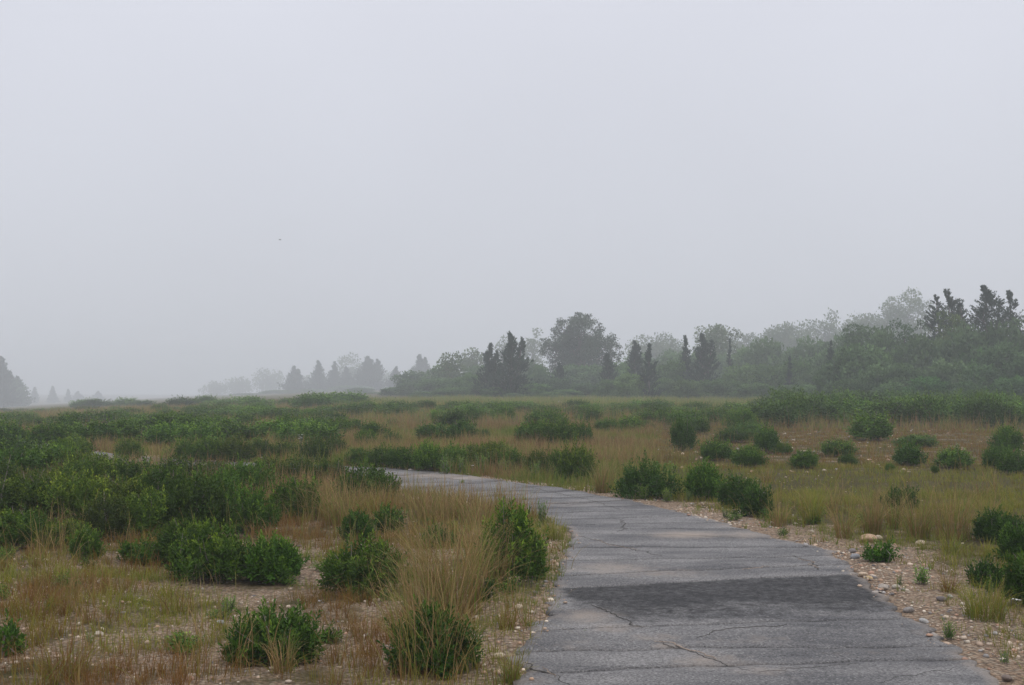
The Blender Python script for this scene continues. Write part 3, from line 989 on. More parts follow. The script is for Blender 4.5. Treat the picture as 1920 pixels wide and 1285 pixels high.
def cedar(px, top, wpx, D, label, tips=1, ragged=0.2, spray=None, group='red cedars along the tree line', nb=38, seed=None, tint=(1, 1, 1), lean=0):
    D = far(D)
    p = tree_ground(px, D)
    h = at(px, top, D)[2] - p[2]
    R = wpx / F * D * 0.5
    rng = np.random.default_rng(int(px * 7 + D) if seed is None else seed)
    if spray is None:
        spray = 0.19 + 0.0019 * D
    cr, tr = cedar_mesh(rng, h, R * 1.5, tips, spray, ragged, nb * 0.29 * min(1.0, 8.0 / max(h, 1)))
    t = thing('cedar_tree', label, 'tree', p, 0.0, group=group)
    part('crown', make_mesh('cedar_crown', *cr, M_NEEDLE), t, tint)
    part('trunk', make_mesh('cedar_trunk', *tr, mat=M_BARK), t)
    return t

def broadleaf(name, px, top, wpx, D, label, c=(OAK1, OAK2), z0f=0.3, nblob=26, per=150, leaf=None, group=None, seed=None, tint=(1, 1, 1), airy=0.0, rfrac=(0.24, 0.42), cat='tree', flat=0.85, shell=0.55):
    D = far(D)
    p = tree_ground(px, D)
    h = at(px, top, D)[2] - p[2]
    R = wpx / F * D * 0.5
    rng = np.random.default_rng(int(px * 5 + D * 3) if seed is None else seed)
    if leaf is None:
        leaf = 0.10 + (0.0013 if D < 180 else 0.0019) * D
    B = blob_crown(rng, R, z0f * h, h, nblob, R * rfrac[0], R * rfrac[1], flat)
    per_ = per / (leaf * leaf) * 0.095
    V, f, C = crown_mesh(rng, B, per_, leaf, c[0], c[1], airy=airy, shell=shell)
    tr = limbs(rng, B, h * 0.8, max(0.018 * h, 0.05), max(z0f, 0.12) * h)
    t = thing(name, label, cat, p, 0.0, group=group)
    part('crown', make_mesh('crown', V, f, C, M_NEEDLE), t, tint)
    part('trunk', make_mesh('trunk', *tr, mat=M_BARK), t)
    return t

# large thicket bushes share a few meshes
def bush_protos():
    L = []
    for k in range(5):
        rng = np.random.default_rng(500 + k)
        B = blob_crown(rng, 1.0, 0.02, 1.7, 24, 0.26, 0.46, 0.8)
        B += [(math.cos(a) * 0.75, math.sin(a) * 0.75, 0.3, 0.38, 0.34) for a in np.arange(6) * 1.05 + k]
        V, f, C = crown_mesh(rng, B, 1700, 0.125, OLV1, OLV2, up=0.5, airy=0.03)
        tr = limbs(rng, B[:14], 1.2, 0.03, 0.2)
        V, Vs = fit(V, 2.0, 1.0, tr[0])
        fo = make_mesh('bush_foliage', V, f, C, M_NEEDLE)
        L.append((fo, make_mesh('bush_stem', Vs, tr[1], mat=M_TWIG)))
    return L

BUSH = bush_protos()

def bush(px, top, wpx, D, label, tint=(1, 1, 1), name='olive_bush', group='tall bushes of the thicket', hscale=1.0):
    D = far(D)
    p = tree_ground(px, D)
    h = (at(px, top, D)[2] - p[2]) * hscale
    R = wpx / F * D * 0.5
    k = int(px * 3 + top) % 5
    rng = np.random.default_rng(int(px * 11 + top))
    t = thing(name, label, 'bush', p, rng.uniform(0, 6.28), (R * 1.08, R * 1.08, h * 1.03), group)
    part('foliage', BUSH[k][0], t, tuple(np.array(tint) * rng.uniform(0.85, 1.15)))
    part('stem', BUSH[k][1], t)
    return t

# ------------------------------------------------------------------ the tree line, right to left
GREY = (1.05, 1.02, 1.10); YEL = (1.35, 1.25, 0.85); GRN = (0.85, 1.05, 0.7); DRK = (0.72, 0.78, 0.75)

cedar(1782, 545, 125, 72, 'dark cedar with forked spiky top above the yellow-green tree', tips=3, ragged=0.42, nb=46, seed=11)
cedar(1851, 538, 150, 68, 'tallest dark cedar on the right, ragged spiky crown', tips=3, ragged=0.45, nb=46, seed=12)
cedar(1897, 548, 95, 71, 'thin spiky dark cedar right of the tallest cedar', tips=2, ragged=0.45, nb=46, seed=13)
cedar(1948, 556, 130, 70, 'dark cedar cut by the right picture edge', tips=2, ragged=0.4, nb=40, seed=14)
broadleaf('broadleaf_tree', 1785, 583, 74, 67, 'yellow-green leafy tree below the forked spiky cedar', (DEC1, DEC2), 0.2, 26, 170, tint=(1.15, 1.1, 0.9))
broadleaf('broadleaf_tree', 1615, 595, 92, 76, 'rounded grey-green tree at the left end of the right thicket', (OLV1, OLV2), 0.15, 30, 170, tint=(0.95, 1, 0.95))
broadleaf('broadleaf_tree', 1697, 602, 72, 73, 'dark green leafy tree in the dip of the right thicket', (OLV1, OLV2), 0.15, 24, 170, tint=(0.8, 0.95, 0.8))
broadleaf('broadleaf_tree', 1738, 602, 52, 74, 'small pale leafy tree just left of the yellow-green tree', (OLV1, OLV2), 0.15, 20, 170, tint=(1.05, 1.05, 0.95))
broadleaf('broadleaf_tree', 1925, 590, 90, 66, 'grey-green tree on the right picture edge under the cedars', (OLV1, OLV2), 0.15, 24, 170)
cedar(1558, 640, 30, 73, 'narrow dark cedar left of the silvery bushes', ragged=0.25)
# thicket on the right
for row in (
    (1608, 655, 112, 63, 'large silvery bush at the left front of the right thicket', (1.15, 1.15, 1.15)),
    (1655, 628, 80, 70, 'grey-green bush under the rounded tree of the right thicket', GREY),
    (1736, 640, 98, 67, 'silvery bush in the middle of the right thicket', (1.1, 1.05, 1.1)),
    (1815, 626, 110, 64, 'broad grey bush under the tallest cedar', GREY),
    (1888, 622, 105, 63, 'grey bush below the thin spiky cedar', GREY),
    (1697, 690, 92, 60, 'low grey bush in front of the thicket centre', (0.95, 0.95, 0.9)),
    (1771, 684, 100, 59, 'low silvery bush under the yellow-green tree', (1.15, 1.1, 1.15)),
    (1838, 692, 96, 58, 'low bush at the thicket foot below the tallest cedar', (0.9, 1.0, 0.9)),
    (1882, 655, 110, 60, 'tall bush in front of the right edge tree', (0.95, 1.0, 0.95)),
    (1925, 672, 100, 57, 'dark bush cut by the right picture edge', (0.8, 0.9, 0.8)),
    (1560, 690, 70, 66, 'green bush left of the large silvery bush', (0.9, 1.0, 0.8)),
    (1645, 692, 82, 60, 'pale bush right of the large silvery bush', (1.2, 1.2, 1.2)),
    (1740, 712, 80, 56, 'bright green bush at the thicket foot', (0.75, 1.15, 0.65)),
    (1905, 712, 90, 54, 'green bush at the thicket foot beside the right edge', (0.8, 1.05, 0.7)),
    (1590, 716, 70, 60, 'small grey bush at the thicket foot', (1.0, 1.0, 0.95)),
    (1810, 720, 80, 55, 'small dark bush at the thicket foot', (0.8, 0.95, 0.75)),
    (1675, 722, 70, 57, 'small pale bush at the thicket foot', (1.05, 1.1, 1.0)),
    (1438, 646, 90, 102, 'tall hazy bush below the blue-grey trees', (1.0, 1.05, 0.85)),
    (1520, 645, 84, 97, 'tall hazy bush left of the narrow dark cedar', (1.0, 1.05, 0.9)),
    (1395, 690, 88, 88, 'pale green bush right of the broad dark cedar', (1.15, 1.15, 0.85)),
    (1452, 690, 88, 84, 'pale green bush in the middle of the gap', (1.15, 1.2, 0.85)),
    (1497, 680, 66, 82, 'green bush behind the tiny cedar', (1.0, 1.1, 0.8)),
    (1527, 702, 70, 79, 'low pale bush left of the right thicket', (1.1, 1.15, 0.9)),
    (1365, 716, 62, 84, 'low green bush at the foot of the broad dark cedar', (1.0, 1.1, 0.75)),
    (1265, 682, 58, 92, 'bush between the slim cedar and the broad dark cedar', (1.0, 1.1, 0.8)),
    (1290, 716, 66, 83, 'low yellow-green bush before the broad dark cedar', (1.2, 1.2, 0.8)),
    (1242, 712, 46, 88, 'low bush at the right foot of the slim cedar', (1.05, 1.1, 0.8)),
    (1180, 705, 60, 84, 'rounded yellow-green bush left of the slim cedar', (1.2, 1.2, 0.85)),
    (1145, 716, 66, 86, 'low bush under the dark cedar right of the oak', (1.05, 1.1, 0.8)),
    (1095, 722, 56, 90, 'low dark bush under the oak', (0.8, 0.9, 0.75)),
    (1080, 690, 90, 108, 'tall bush in front of the oak trunk', (0.95, 1.05, 0.85)),
    (1045, 712, 56, 93, 'dark bush right of the tall cedar', (0.75, 0.85, 0.75)),
    (1010, 690, 50, 104, 'bush between the tall cedar and the oak', (0.9, 1.0, 0.85)),
    (1030, 737, 46, 86, 'small pale bush below the oak', (1.25, 1.25, 0.9)),
    (962, 738, 36, 84, 'small grey bush at the foot of the tall cedar', GREY),
    (905, 718, 50, 92, 'grey bush at the left foot of the paired cedars', GREY),
    (885, 705, 56, 100, 'tall bush left of the paired cedars', (1.05, 1.15, 0.85)),
    (855, 712, 62, 104, 'green bush below the airy pale tree', (1.1, 1.2, 0.85)),
    (812, 712, 66, 112, 'rounded bush in the middle of the hazy slope', (1.05, 1.15, 0.85)),
    (772, 720, 62, 118, 'rounded bush right of the small leaning cedar', (1.05, 1.1, 0.85)),
    (738, 728, 50, 120, 'low bush under the small leaning cedar', (1.0, 1.1, 0.85)),
    (835, 730, 56, 96, 'low bush on the front of the hazy slope', (1.1, 1.2, 0.85)),
    (675, 728, 52, 150, 'hazy bush in front of the twin-tipped cedar', (1.0, 1.1, 0.9)),
    (612, 738, 48, 160, 'hazy bush between the left cedars', (1.0, 1.1, 0.9)),
    (560, 742, 40, 165, 'hazy bush at the foot of the leftmost cedar group', (1.0, 1.1, 0.9)),
    (1115, 690, 96, 112, 'wide bush filling in right of the oak trunk', (1.0, 1.1, 0.85)),
    (1165, 684, 80, 104, 'wide bush behind the dark cedar right of the oak', (1.05, 1.15, 0.85)),
    (1236, 690, 84, 100, 'wide pale bush behind the slim dark cedar', (1.1, 1.15, 0.85)),
    (1205, 722, 60, 86, 'low bush at the left foot of the slim dark cedar', (1.15, 1.2, 0.85)),
    (1330, 716, 80, 84, 'wide low bush in front of the broad dark cedar', (1.1, 1.2, 0.8)),
    (1400, 662, 90, 108, 'tall pale bush right of the very thin cedar', (1.1, 1.15, 0.85)),
    (1475, 664, 100, 106, 'wide tall bush behind the tiny dark cedar', (1.05, 1.15, 0.85)),
    (1420, 722, 80, 80, 'wide low bush in the middle gap', (1.15, 1.25, 0.85)),
    (1500, 724, 84, 76, 'wide low bush left of the thicket foot', (1.1, 1.2, 0.85)),
    (1555, 664, 84, 84, 'tall grey-green bush behind the narrow dark cedar', (1.0, 1.1, 0.9)),
    (1000, 722, 70, 88, 'low bush right foot of the tall central cedar', (1.0, 1.15, 0.8)),
    (935, 728, 64, 88, 'low bush between the feet of the paired cedars', (1.0, 1.15, 0.8)),
    (870, 728, 60, 96, 'low bush left of the paired cedars', (1.1, 1.2, 0.85)),
    (800, 736, 66, 102, 'low wide bush on the slope front', (1.1, 1.2, 0.85)),
    (1060, 732, 66, 88, 'low wide bush below the oak', (1.05, 1.15, 0.8)),
    (775, 700, 70, 128, 'tall hazy bush under the twin-tipped cedar right of the gap', (1.0, 1.1, 0.9)),
    (830, 690, 70, 125, 'tall bush under the airy pale tree', (1.05, 1.15, 0.85)),
    (1660, 664, 90, 68, 'tall olive bush left of the thicket dip', (1.15, 1.2, 0.9)),
    (1780, 650, 96, 66, 'tall olive bush below the yellow-green tree', (1.2, 1.2, 0.95)),
    (1840, 660, 90, 63, 'tall green bush below the tallest cedar', (0.9, 1.15, 0.75)),
    (700, 736, 64, 140, 'hazy low bush below the broad twin-tipped cedar', (1.0, 1.1, 0.9)),
    (640, 742, 56, 150, 'hazy low bush below the short hazy cedar', (1.0, 1.1, 0.9)),
    (525, 732, 74, 175, 'faint bush at the foot of the rounded misty tree', (1.0, 1.1, 0.9)),
    (470, 738, 70, 180, 'fainter bush between the misty trees', (1.0, 1.1, 0.9)),
    (425, 742, 66, 185, 'faintest bush under the left misty tree', (1.0, 1.1, 0.9)),
    (585, 730, 70, 175, 'faint bush filling between the two leftmost hazy cedars', (1.0, 1.1, 0.9)),
    (660, 724, 80, 172, 'faint bush behind the short hazy cedar', (1.0, 1.1, 0.9)),
    (8, 715, 80, 172, 'rounded hazy bush at the left picture edge', (0.85, 0.95, 0.85)),
    (1300, 672, 84, 112, 'tall bush behind the spire left of the broad dark cedar', (1.0, 1.1, 0.85)),
    (1258, 664, 80, 124, 'tall hazy bush behind the gap right of the slim dark cedar', (1.05, 1.15, 0.9)),
    (1350, 672, 90, 118, 'tall bush behind the very thin cedar', (1.05, 1.15, 0.85)),
    (1205, 672, 80, 124, 'tall hazy bush behind the slim dark cedar', (1.0, 1.1, 0.9)),
    (985, 680, 66, 124, 'tall hazy bush right behind the tall central cedar', (1.0, 1.1, 0.9)),
    (1580, 640, 90, 92, 'tall hazy bush behind the left end of the right thicket', (1.0, 1.1, 0.9)),
    (905, 690, 80, 122, 'tall hazy bush behind the paired cedars', (1.05, 1.15, 0.9)),
):
    bush(*row)

cedar(1318, 628, 66, 90, 'broad dark cedar below the pale rounded tree', tips=2, ragged=0.25)
cedar(1286, 632, 34, 92, 'slim spire of cedar left of the broad dark cedar', ragged=0.3)
cedar(1369, 640, 14, 92, 'very thin cedar right of the broad dark cedar', ragged=0.2)
cedar(1481, 672, 17, 80, 'tiny dark cedar among the pale green bushes', ragged=0.2)
cedar(1217, 647, 38, 84, 'slim dark cedar standing alone right of the oak', ragged=0.18, nb=44)
cedar(1190, 642, 44, 96, 'hazy cedar behind the slim dark cedar', tips=2, ragged=0.28)
cedar(1140, 664, 50, 92, 'dark cedar right of the oak trunk', ragged=0.22)
cedar(1048, 684, 46, 96, 'low dark cedar left of the oak trunk', ragged=0.22)
cedar(958, 627, 70, 88, 'tall dark cedar in the centre of the picture', tips=2, ragged=0.22, nb=46, seed=21)
cedar(918, 647, 54, 92, 'shorter dark cedar touching the tall central cedar', tips=2, ragged=0.28, nb=44, seed=22)
def oak(px, D, label):
    D = far(D)
    p = tree_ground(px, D)
    k = D / F
    rng = np.random.default_rng(5)
    B = []
    for (gx, gy, gr) in ((1087, 628, 42), (1046, 642, 33), (1128, 644, 33), (1028, 656, 20), (1148, 656, 22), (1085, 662, 52), (1062, 608, 22),
                         (1102, 604, 20), (1083, 596, 14), (1152, 672, 16), (1022, 640, 11), (1120, 618, 16), (1045, 622, 14), (1088, 690, 40), (1050, 684, 28), (1125, 684, 28)):
        c = at(gx, gy, D) - p
        for q in range(5 + int(gr / 4)):
            d = rnd_dirs(rng, 1)[0]; r = gr * k * rng.uniform(0.26, 0.44)
            m = (gr * k - r * 0.8) * rng.uniform(0.7, 1.05)
            B.append((c[0] + d[0] * m, d[1] * m * 1.3 + rng.normal() * 0.3 * gr * k, c[2] + d[2] * m * 0.9, r, r * 0.8))
    leaf = 0.30
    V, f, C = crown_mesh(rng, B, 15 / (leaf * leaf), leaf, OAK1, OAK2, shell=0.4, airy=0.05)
    h = at(px, 584, D)[2] - p[2]
    tr = limbs(rng, B[::2], h * 0.75, 0.32, 0.22 * h)
    t = thing('oak_tree', label, 'tree', p)
    part('crown', make_mesh('crown', V, f, C, M_NEEDLE), t)
    part('trunk', make_mesh('trunk', *tr, mat=M_BARK), t)

oak(1087, 122, 'large round-crowned oak standing above the cedars')
broadleaf('broadleaf_tree', 1341, 600, 96, 128, 'pale airy rounded tree above the broad dark cedar', (DEC1, DEC2), 0.2, 30, 150, airy=0.06, tint=(1.0, 1.0, 0.9))
broadleaf('broadleaf_tree', 880, 651, 62, 136, 'pale hazy tree left of the paired cedars', (DEC1, DEC2), 0.2, 24, 150, airy=0.05)
broadleaf('broadleaf_tree', 843, 662, 62, 118, 'airy pale green tree on the hazy slope', (DEC1, DEC2), 0.15, 24, 110, airy=0.12)
broadleaf('broadleaf_tree', 998, 617, 62, 152, 'faint hazy tree between the tall cedar and the oak', (DEC1, DEC2), 0.15, 22, 150)
broadleaf('broadleaf_tree', 942, 628, 48, 154, 'faint hazy tree just behind the tall cedar', (DEC1, DEC2), 0.15, 18, 150)
broadleaf('broadleaf_tree', 1232, 626, 124, 150, 'faint hazy tree right of the oak', (DEC1, DEC2), 0.15, 26, 150)
broadleaf('broadleaf_tree', 1465, 604, 124, 146, 'blue-grey hazy tree, left one of the hazy pair', (DEC1, DEC2), 0.10, 34, 170, airy=0.02)
broadleaf('broadleaf_tree', 1548, 588, 104, 150, 'blue-grey hazy tree, right one of the hazy pair', (DEC1, DEC2), 0.15, 26, 120, airy=0.06)
broadleaf('broadleaf_tree', 1625, 582, 130, 148, 'hazy tree crown joining the hazy pair and the faintest tree', (DEC1, DEC2), 0.10, 34, 170, airy=0.02)
broadleaf('broadleaf_tree', 1400, 622, 90, 150, 'low hazy tree left of the hazy pair', (DEC1, DEC2), 0.10, 28, 170, airy=0.02)
broadleaf('broadleaf_tree', 1698, 550, 122, 146, 'faintest big tree in the mist above the right thicket', (DEC1, DEC2), 0.10, 36, 170, airy=0.03)
# hazy group on the left
for (px, top, wp, D, tips, lab) in (
    (787, 668, 42, 178, 2, 'hazy twin-tipped cedar right of the small leaning cedar'),
    (742, 690, 28, 172, 1, 'small leaning hazy cedar alone in a gap'),
    (690, 672, 58, 182, 2, 'broad twin-tipped hazy cedar of the left group'),
    (649, 690, 28, 190, 1, 'short hazy cedar left of the broad twin-tipped cedar'),
    (627, 681, 28, 192, 1, 'hazy cedar with thin spire in the left group'),
    (597, 679, 32, 196, 1, 'second cedar from the left in the hazy group'),
    (551, 689, 34, 196, 2, 'leftmost upright cedar of the hazy group')):
    cedar(px, top, wp, D, lab, tips=tips, ragged=0.3, group='hazy cedars on the left', nb=34)
for (px, top, wp, D, lab) in (
    (654, 663, 64, 250, 'faint rounded tree behind the thin-spired cedar'),
    (505, 690, 62, 380, 'faint rounded tree left of the hazy cedars'),
    (448, 708, 56, 410, 'fainter tree beside the rounded one in the mist'),
    (403, 716, 54, 420, 'faintest low tree at the left end of the misty row'),
    (575, 704, 50, 330, 'hazy leafy tree between the two left cedars'),
    (720, 700, 80, 300, 'faint low tree behind the small leaning cedar')):
    broadleaf('broadleaf_tree', px, top, wp, D, lab, (DEC1, DEC2), -0.25, 24, 140, group='faint trees in the mist')
cedar(-14, 664, 84, 165, 'dark hazy cedar cut by the left picture edge', tips=3, ragged=0.2)
cedar(16, 700, 62, 180, 'hazy cedar standing just inside the left picture edge', tips=2, ragged=0.2)
broadleaf('broadleaf_tree', 28, 712, 44, 190, 'low hazy leafy tree at the left picture edge', (DEC1, DEC2), 0.05, 18, 140)
for (px, top, wp, D, lab) in (
    (65, 728, 13, 330, 'tiny faint conifer nearest the left edge tree'),
    (99, 726, 13, 340, 'second tiny faint conifer from the left edge tree'),
    (128, 732, 8, 390, 'thinnest faint conifer in the left mist'),
    (146, 736, 14, 410, 'barely visible conifer right of the thinnest one'),
    (184, 736, 16, 420, 'last barely visible conifer in the left mist')):
    cedar(px, top, wp, D, lab, ragged=0.2, group='tiny conifers in the left mist', nb=22)

# ------------------------------------------------------------------ shrubs
ORD = ['first', 'second', 'third', 'fourth', 'fifth', 'sixth', 'seventh', 'eighth', 'ninth', 'tenth', 'eleventh', 'twelfth', 'thirteenth', 'fourteenth', 'fifteenth', 'sixteenth']

ROUND3 = [(-0.1, 0, 0.6, 1.0), (-0.45, 0.1, 0.45, 0.75), (0.45, -0.05, 0.5, 0.85), (0.1, -0.4, 0.45, 0.7), (0.15, 0.4, 0.4, 0.8)]
WIDE4 = [(-0.6, 0, 0.38, 0.75), (-0.2, 0.1, 0.42, 1.0), (0.25, -0.1, 0.42, 0.92), (0.65, 0, 0.35, 0.7), (0.0, -0.35, 0.4, 0.65), (0.0, 0.35, 0.4, 0.7)]
TWO = [(-0.45, 0, 0.52, 0.85), (0.45, 0.05, 0.5, 1.0), (0.0, -0.2, 0.4, 0.7)]
TALL = [(-0.15, 0.1, 0.55, 1.0), (-0.6, -0.1, 0.45, 0.78), (0.4, 0.0, 0.48, 0.84), (0.75, -0.1, 0.36, 0.58), (0.12, -0.45, 0.5, 0.6), (-0.4, -0.5, 0.4, 0.5)]
BRT = (1.25, 1.22, 1.1); DEEP = (0.75, 0.85, 0.9)

hero = [
 # px, base, top, width, shape, label, tint, light
 (960, 1098, 958, 122, TALL, 'tall bright-topped shrub beside the left edge of the path', (1.2, 1.2, 1.0), 0.9),
 (905, 1126, 1084, 56, ROUND3, 'small dark shrub at the left foot of the tall bright-topped shrub', DEEP, 0.3),
 (683, 1112, 1019, 168, ROUND3, 'rounded shrub with light leaf tips on the sandy ground', (1.1, 1.1, 1.0), 0.9),
 (668, 1014, 963, 66, ROUND3, 'left half of the small shrub pair behind the light-tipped shrub', DEEP, 0.35),
 (724, 1001, 952, 66, ROUND3, 'right half of the small shrub pair behind the light-tipped shrub', (0.9, 0.95, 0.95), 0.4),
 (815, 1258, 1150, 172, WIDE4, 'dark shrub behind tall straw grass at the bottom of the picture', DEEP, 0.35),
 (518, 1240, 1152, 178, ROUND3, 'glossy dark shrub lowest in the left foreground', (0.9, 0.95, 0.95), 0.5),
 (618, 1204, 1180, 44, ROUND3, 'tiny sprig just right of the lowest left foreground shrub', (1, 1, 1), 0.4),
 (14, 1228, 1168, 62, ROUND3, 'dark shrub cut by the left edge near the bottom corner', (0.9, 1, 0.9), 0.4),
 (268, 1054, 1015, 92, ROUND3, 'low dark shrub at the left end of the foreground clump', DEEP, 0.5),
 (338, 1062, 985, 110, ROUND3, 'shrub behind the middle of the foreground clump', (1, 1, 1), 0.7),
 (405, 1090, 988, 170, WIDE4, 'broad light-topped shrub in the centre of the foreground clump', (1.15, 1.12, 1.0), 0.9),
 (508, 1090, 1012, 118, ROUND3, 'dark shrub at the right end of the foreground clump', (0.9, 1, 0.9), 0.6),
 (164, 1048, 992, 62, ROUND3, 'small pale shrub in front of the big left thicket', (1.2, 1.15, 1.25), 0.6),
 (820, 1026, 988, 66, WIDE4, 'low grey-green sprigs behind the tall straw grass', (1.2, 1.1, 1.5), 0.2),
 (1220, 936, 868, 122, WIDE4, 'dark spreading shrub on the far verge where the path bends', DEEP, 0.5),
 (1322, 938, 873, 78, ROUND3, 'round shrub on the far verge, right of the spreading one', (0.95, 1.05, 0.9), 0.6),
 (1388, 952, 898, 80, ROUND3, 'dark shrub on the right verge, rear one of two', DEEP, 0.4),
 (1420, 968, 914, 62, ROUND3, 'dark shrub on the right verge, front one of two', DEEP, 0.4),
 (1690, 956, 918, 70, ROUND3, 'dark low shrub among tall grass right of the path', DEEP, 0.3),
 (1646, 1054, 1016, 60, TWO, 'small leafy shrub on the gravel beside the tan stone', (0.9, 1.1, 0.8), 0.5),
 (1872, 1018, 962, 90, ROUND3, 'dark shrub left part of the right edge group', DEEP, 0.4),
 (1915, 1062, 990, 90, ROUND3, 'tall dark shrub cut by the right edge above the grass', DEEP, 0.4),
 (1848, 1100, 1054, 70, ROUND3, 'low dark shrub behind grass near the right edge', DEEP, 0.3),
 (1918, 1135, 1048, 84, ROUND3, 'front dark shrub cut by the right edge', (0.9, 1, 0.9), 0.4),
 (690, 936, 874, 118, WIDE4, 'shrub overgrown with grass at the near bend of the path', (1.0, 1.0, 0.95), 0.5),
 (556, 972, 903, 92, ROUND3, 'shrub with pale grass at the right end of the left thicket', (0.95, 1, 0.95), 0.5),
 (468, 996, 918, 116, WIDE4, 'right front shrub of the big left thicket', (0.95, 1.0, 0.95), 0.6),
]
for (px, ba, tp, wp, shp, lab, tint, lt) in hero:
    place_shrub(px, ba, tp, wp, lab, tint, unique=shp, light=lt)

# big thicket on the left, row by row from the front
def row_of(items, where, tint_rng=(0.85, 1.15), light=0.6, shape=None, group=None):
    items = sorted(items)
    n = len(items)
    for k, (px, ba, tp, wp) in enumerate(items):
        if k == n - 1 and n > 2:
            lab = 'last green shrub from the left ' + where
        else:
            lab = ORD[k] + ' green shrub from the left ' + where
        tt = RNG.uniform(0.62, 1.30)
        place_shrub(px, ba, tp, wp, lab, (tt * RNG.uniform(0.9, 1.35), tt, tt * 0.9), lod=None if shape is None else 'near', light=light, group=group)

G_L = 'shrubs of the big left thicket'
row_of([(-30, 1030, 958, 130), (42, 1030, 962, 120), (112, 1026, 978, 110), (205, 1012, 940, 120), (285, 1008, 925, 120), (355, 1002, 900, 125)],
       'along the front of the left thicket', shape=WIDE4, group=G_L)
row_of([(-20, 985, 905, 130), (60, 980, 900, 130), (140, 975, 895, 130), (225, 968, 902, 130), (310, 962, 880, 125), (390, 955, 888, 110)],
       'in the second row of the left thicket', shape=ROUND3, group=G_L)
row_of([(-10, 935, 868, 120), (75, 938, 885, 110), (160, 935, 862, 120), (250, 930, 866, 120), (330, 922, 862, 110), (470, 928, 868, 108)],
       'in the third row of the left thicket', shape=ROUND3, group=G_L)
row_of([(15, 905, 846, 110), (95, 898, 840, 110), (135, 902, 850, 80), (180, 898, 854, 90), (215, 896, 858, 60), (400, 905, 868, 90), (510, 906, 862, 80), (560, 910, 860, 90), (622, 914, 866, 84)],
       'in the rear row of the left thicket', group=G_L)
row_of([(20, 868, 822, 110), (115, 872, 826, 70), (140, 860, 822, 70), (240, 864, 824, 58)], 'beyond the far path strip', group='shrubs beyond the far path strip')

G_V = 'shrubs on the far verge of the path'
row_of([(668, 872, 842, 52), (715, 876, 838, 60), (762, 880, 840, 64), (802, 884, 832, 62), (850, 884, 836, 66), (884, 876, 836, 56), (932, 868, 830, 60), (905, 886, 842, 58), (958, 888, 846, 58), (1012, 892, 846, 56), (1048, 898, 848, 48), (1084, 904, 836, 66)],
       'on the far verge of the path', group=G_V)

row_of([(345, 866, 828, 58), (392, 868, 824, 64), (440, 868, 822, 66), (490, 862, 826, 58), (535, 860, 828, 56), (585, 866, 826, 62), (628, 858, 824, 54)],
       'in the belt behind the left path bend', group='belt behind the left path bend')

# single shrubs in the middle distance, each with its own place
for (px, ba, tp, wp, lab, tint) in [
 (822, 828, 796, 74, 'left part of the dark shrub pair below the paired cedars', DEEP),
 (872, 829, 792, 66, 'right part of the dark shrub pair below the paired cedars', DEEP),
 (908, 828, 806, 26, 'small shrub at the right end of the dark shrub pair', DEEP),
 (1005, 836, 792, 84, 'broad mid-field shrub below the oak, left one', (1, 1, 1)),
 (1048, 840, 790, 66, 'mid-field shrub below the oak, middle one', (1.1, 1.1, 1)),
 (1088, 836, 794, 54, 'dark mid-field shrub below the oak, right one', DEEP),
 (1040, 806, 778, 62, 'lighter shrub behind the mid-field shrubs below the oak', (1.25, 1.2, 1.1)),
 (708, 830, 795, 56, 'very dark shrub in the mid-field left of centre', (0.6, 0.7, 0.7)),
 (688, 836, 808, 44, 'lighter shrub leaning on the very dark mid-field shrub', (1.2, 1.2, 1.0)),
 (735, 834, 812, 40, 'low shrub right of the very dark mid-field shrub', (0.95, 1, 0.95)),
 (612, 816, 786, 58, 'left shrub of the mid-field clump left of centre', (1, 1.05, 1)),
 (640, 818, 784, 54, 'bright shrub of the mid-field clump left of centre', (1.35, 1.3, 1.1)),
 (672, 816, 788, 48, 'right shrub of the mid-field clump left of centre', (0.95, 1, 1)),
 (1138, 812, 786, 48, 'left of three shrubs below the slim dark cedar', (0.95, 1, 0.95)),
 (1178, 812, 782, 56, 'middle of three shrubs below the slim dark cedar', (1.1, 1.1, 1)),
 (1214, 808, 790, 32, 'right of three shrubs below the slim dark cedar', (0.95, 1, 0.95)),
 (1282, 846, 790, 52, 'tall narrow shrub left of the brown flat', DEEP),
 (1342, 864, 826, 62, 'grassy shrub left of the brown flat', (0.95, 1, 0.95)),
 (1400, 876, 838, 72, 'spreading green shrub at the near edge of the brown flat', (1.15, 1.15, 1)),
 (1438, 850, 802, 52, 'upright dark shrub on the brown flat', DEEP),
 (1468, 852, 830, 36, 'low light shrub leaning on the upright dark one', (1.2, 1.15, 1)),
 (1507, 878, 846, 56, 'small round shrub on the near brown flat', (1, 1, 0.95)),
 (1570, 856, 825, 64, 'low oval shrub in the middle of the brown flat', (1, 1, 0.95)),
 (1590, 874, 853, 36, 'tiny shrub below the low oval one', (1, 1, 0.95)),
 (1636, 826, 777, 100, 'big bright rounded shrub on the brown flat', (1.25, 1.25, 1.0)),
 (1704, 874, 832, 60, 'dark shrub on the stony flat, left of two', DEEP),
 (1728, 840, 817, 86, 'low wide shrub behind the stony flat', (1.05, 1.05, 1)),
 (1792, 878, 842, 76, 'rounded shrub on the stony flat, right of two', (1, 1, 0.95)),
 (1893, 852, 803, 66, 'tall shrub near the right edge, rear one', (0.95, 1, 0.95)),
 (1872, 880, 838, 52, 'left shrub of the right edge trio', DEEP),
 (1908, 890, 846, 64, 'front shrub of the right edge trio', (0.9, 0.95, 0.95)),
 (1667, 884, 870, 20, 'tuft-sized shrub left of the dark stony-flat shrub', (1, 1, 1)),
 (1752, 888, 874, 18, 'tuft-sized shrub left of the rounded stony-flat shrub', (0.9, 0.95, 0.95)),
]:
    place_shrub(px, ba, tp, wp, lab, tint)

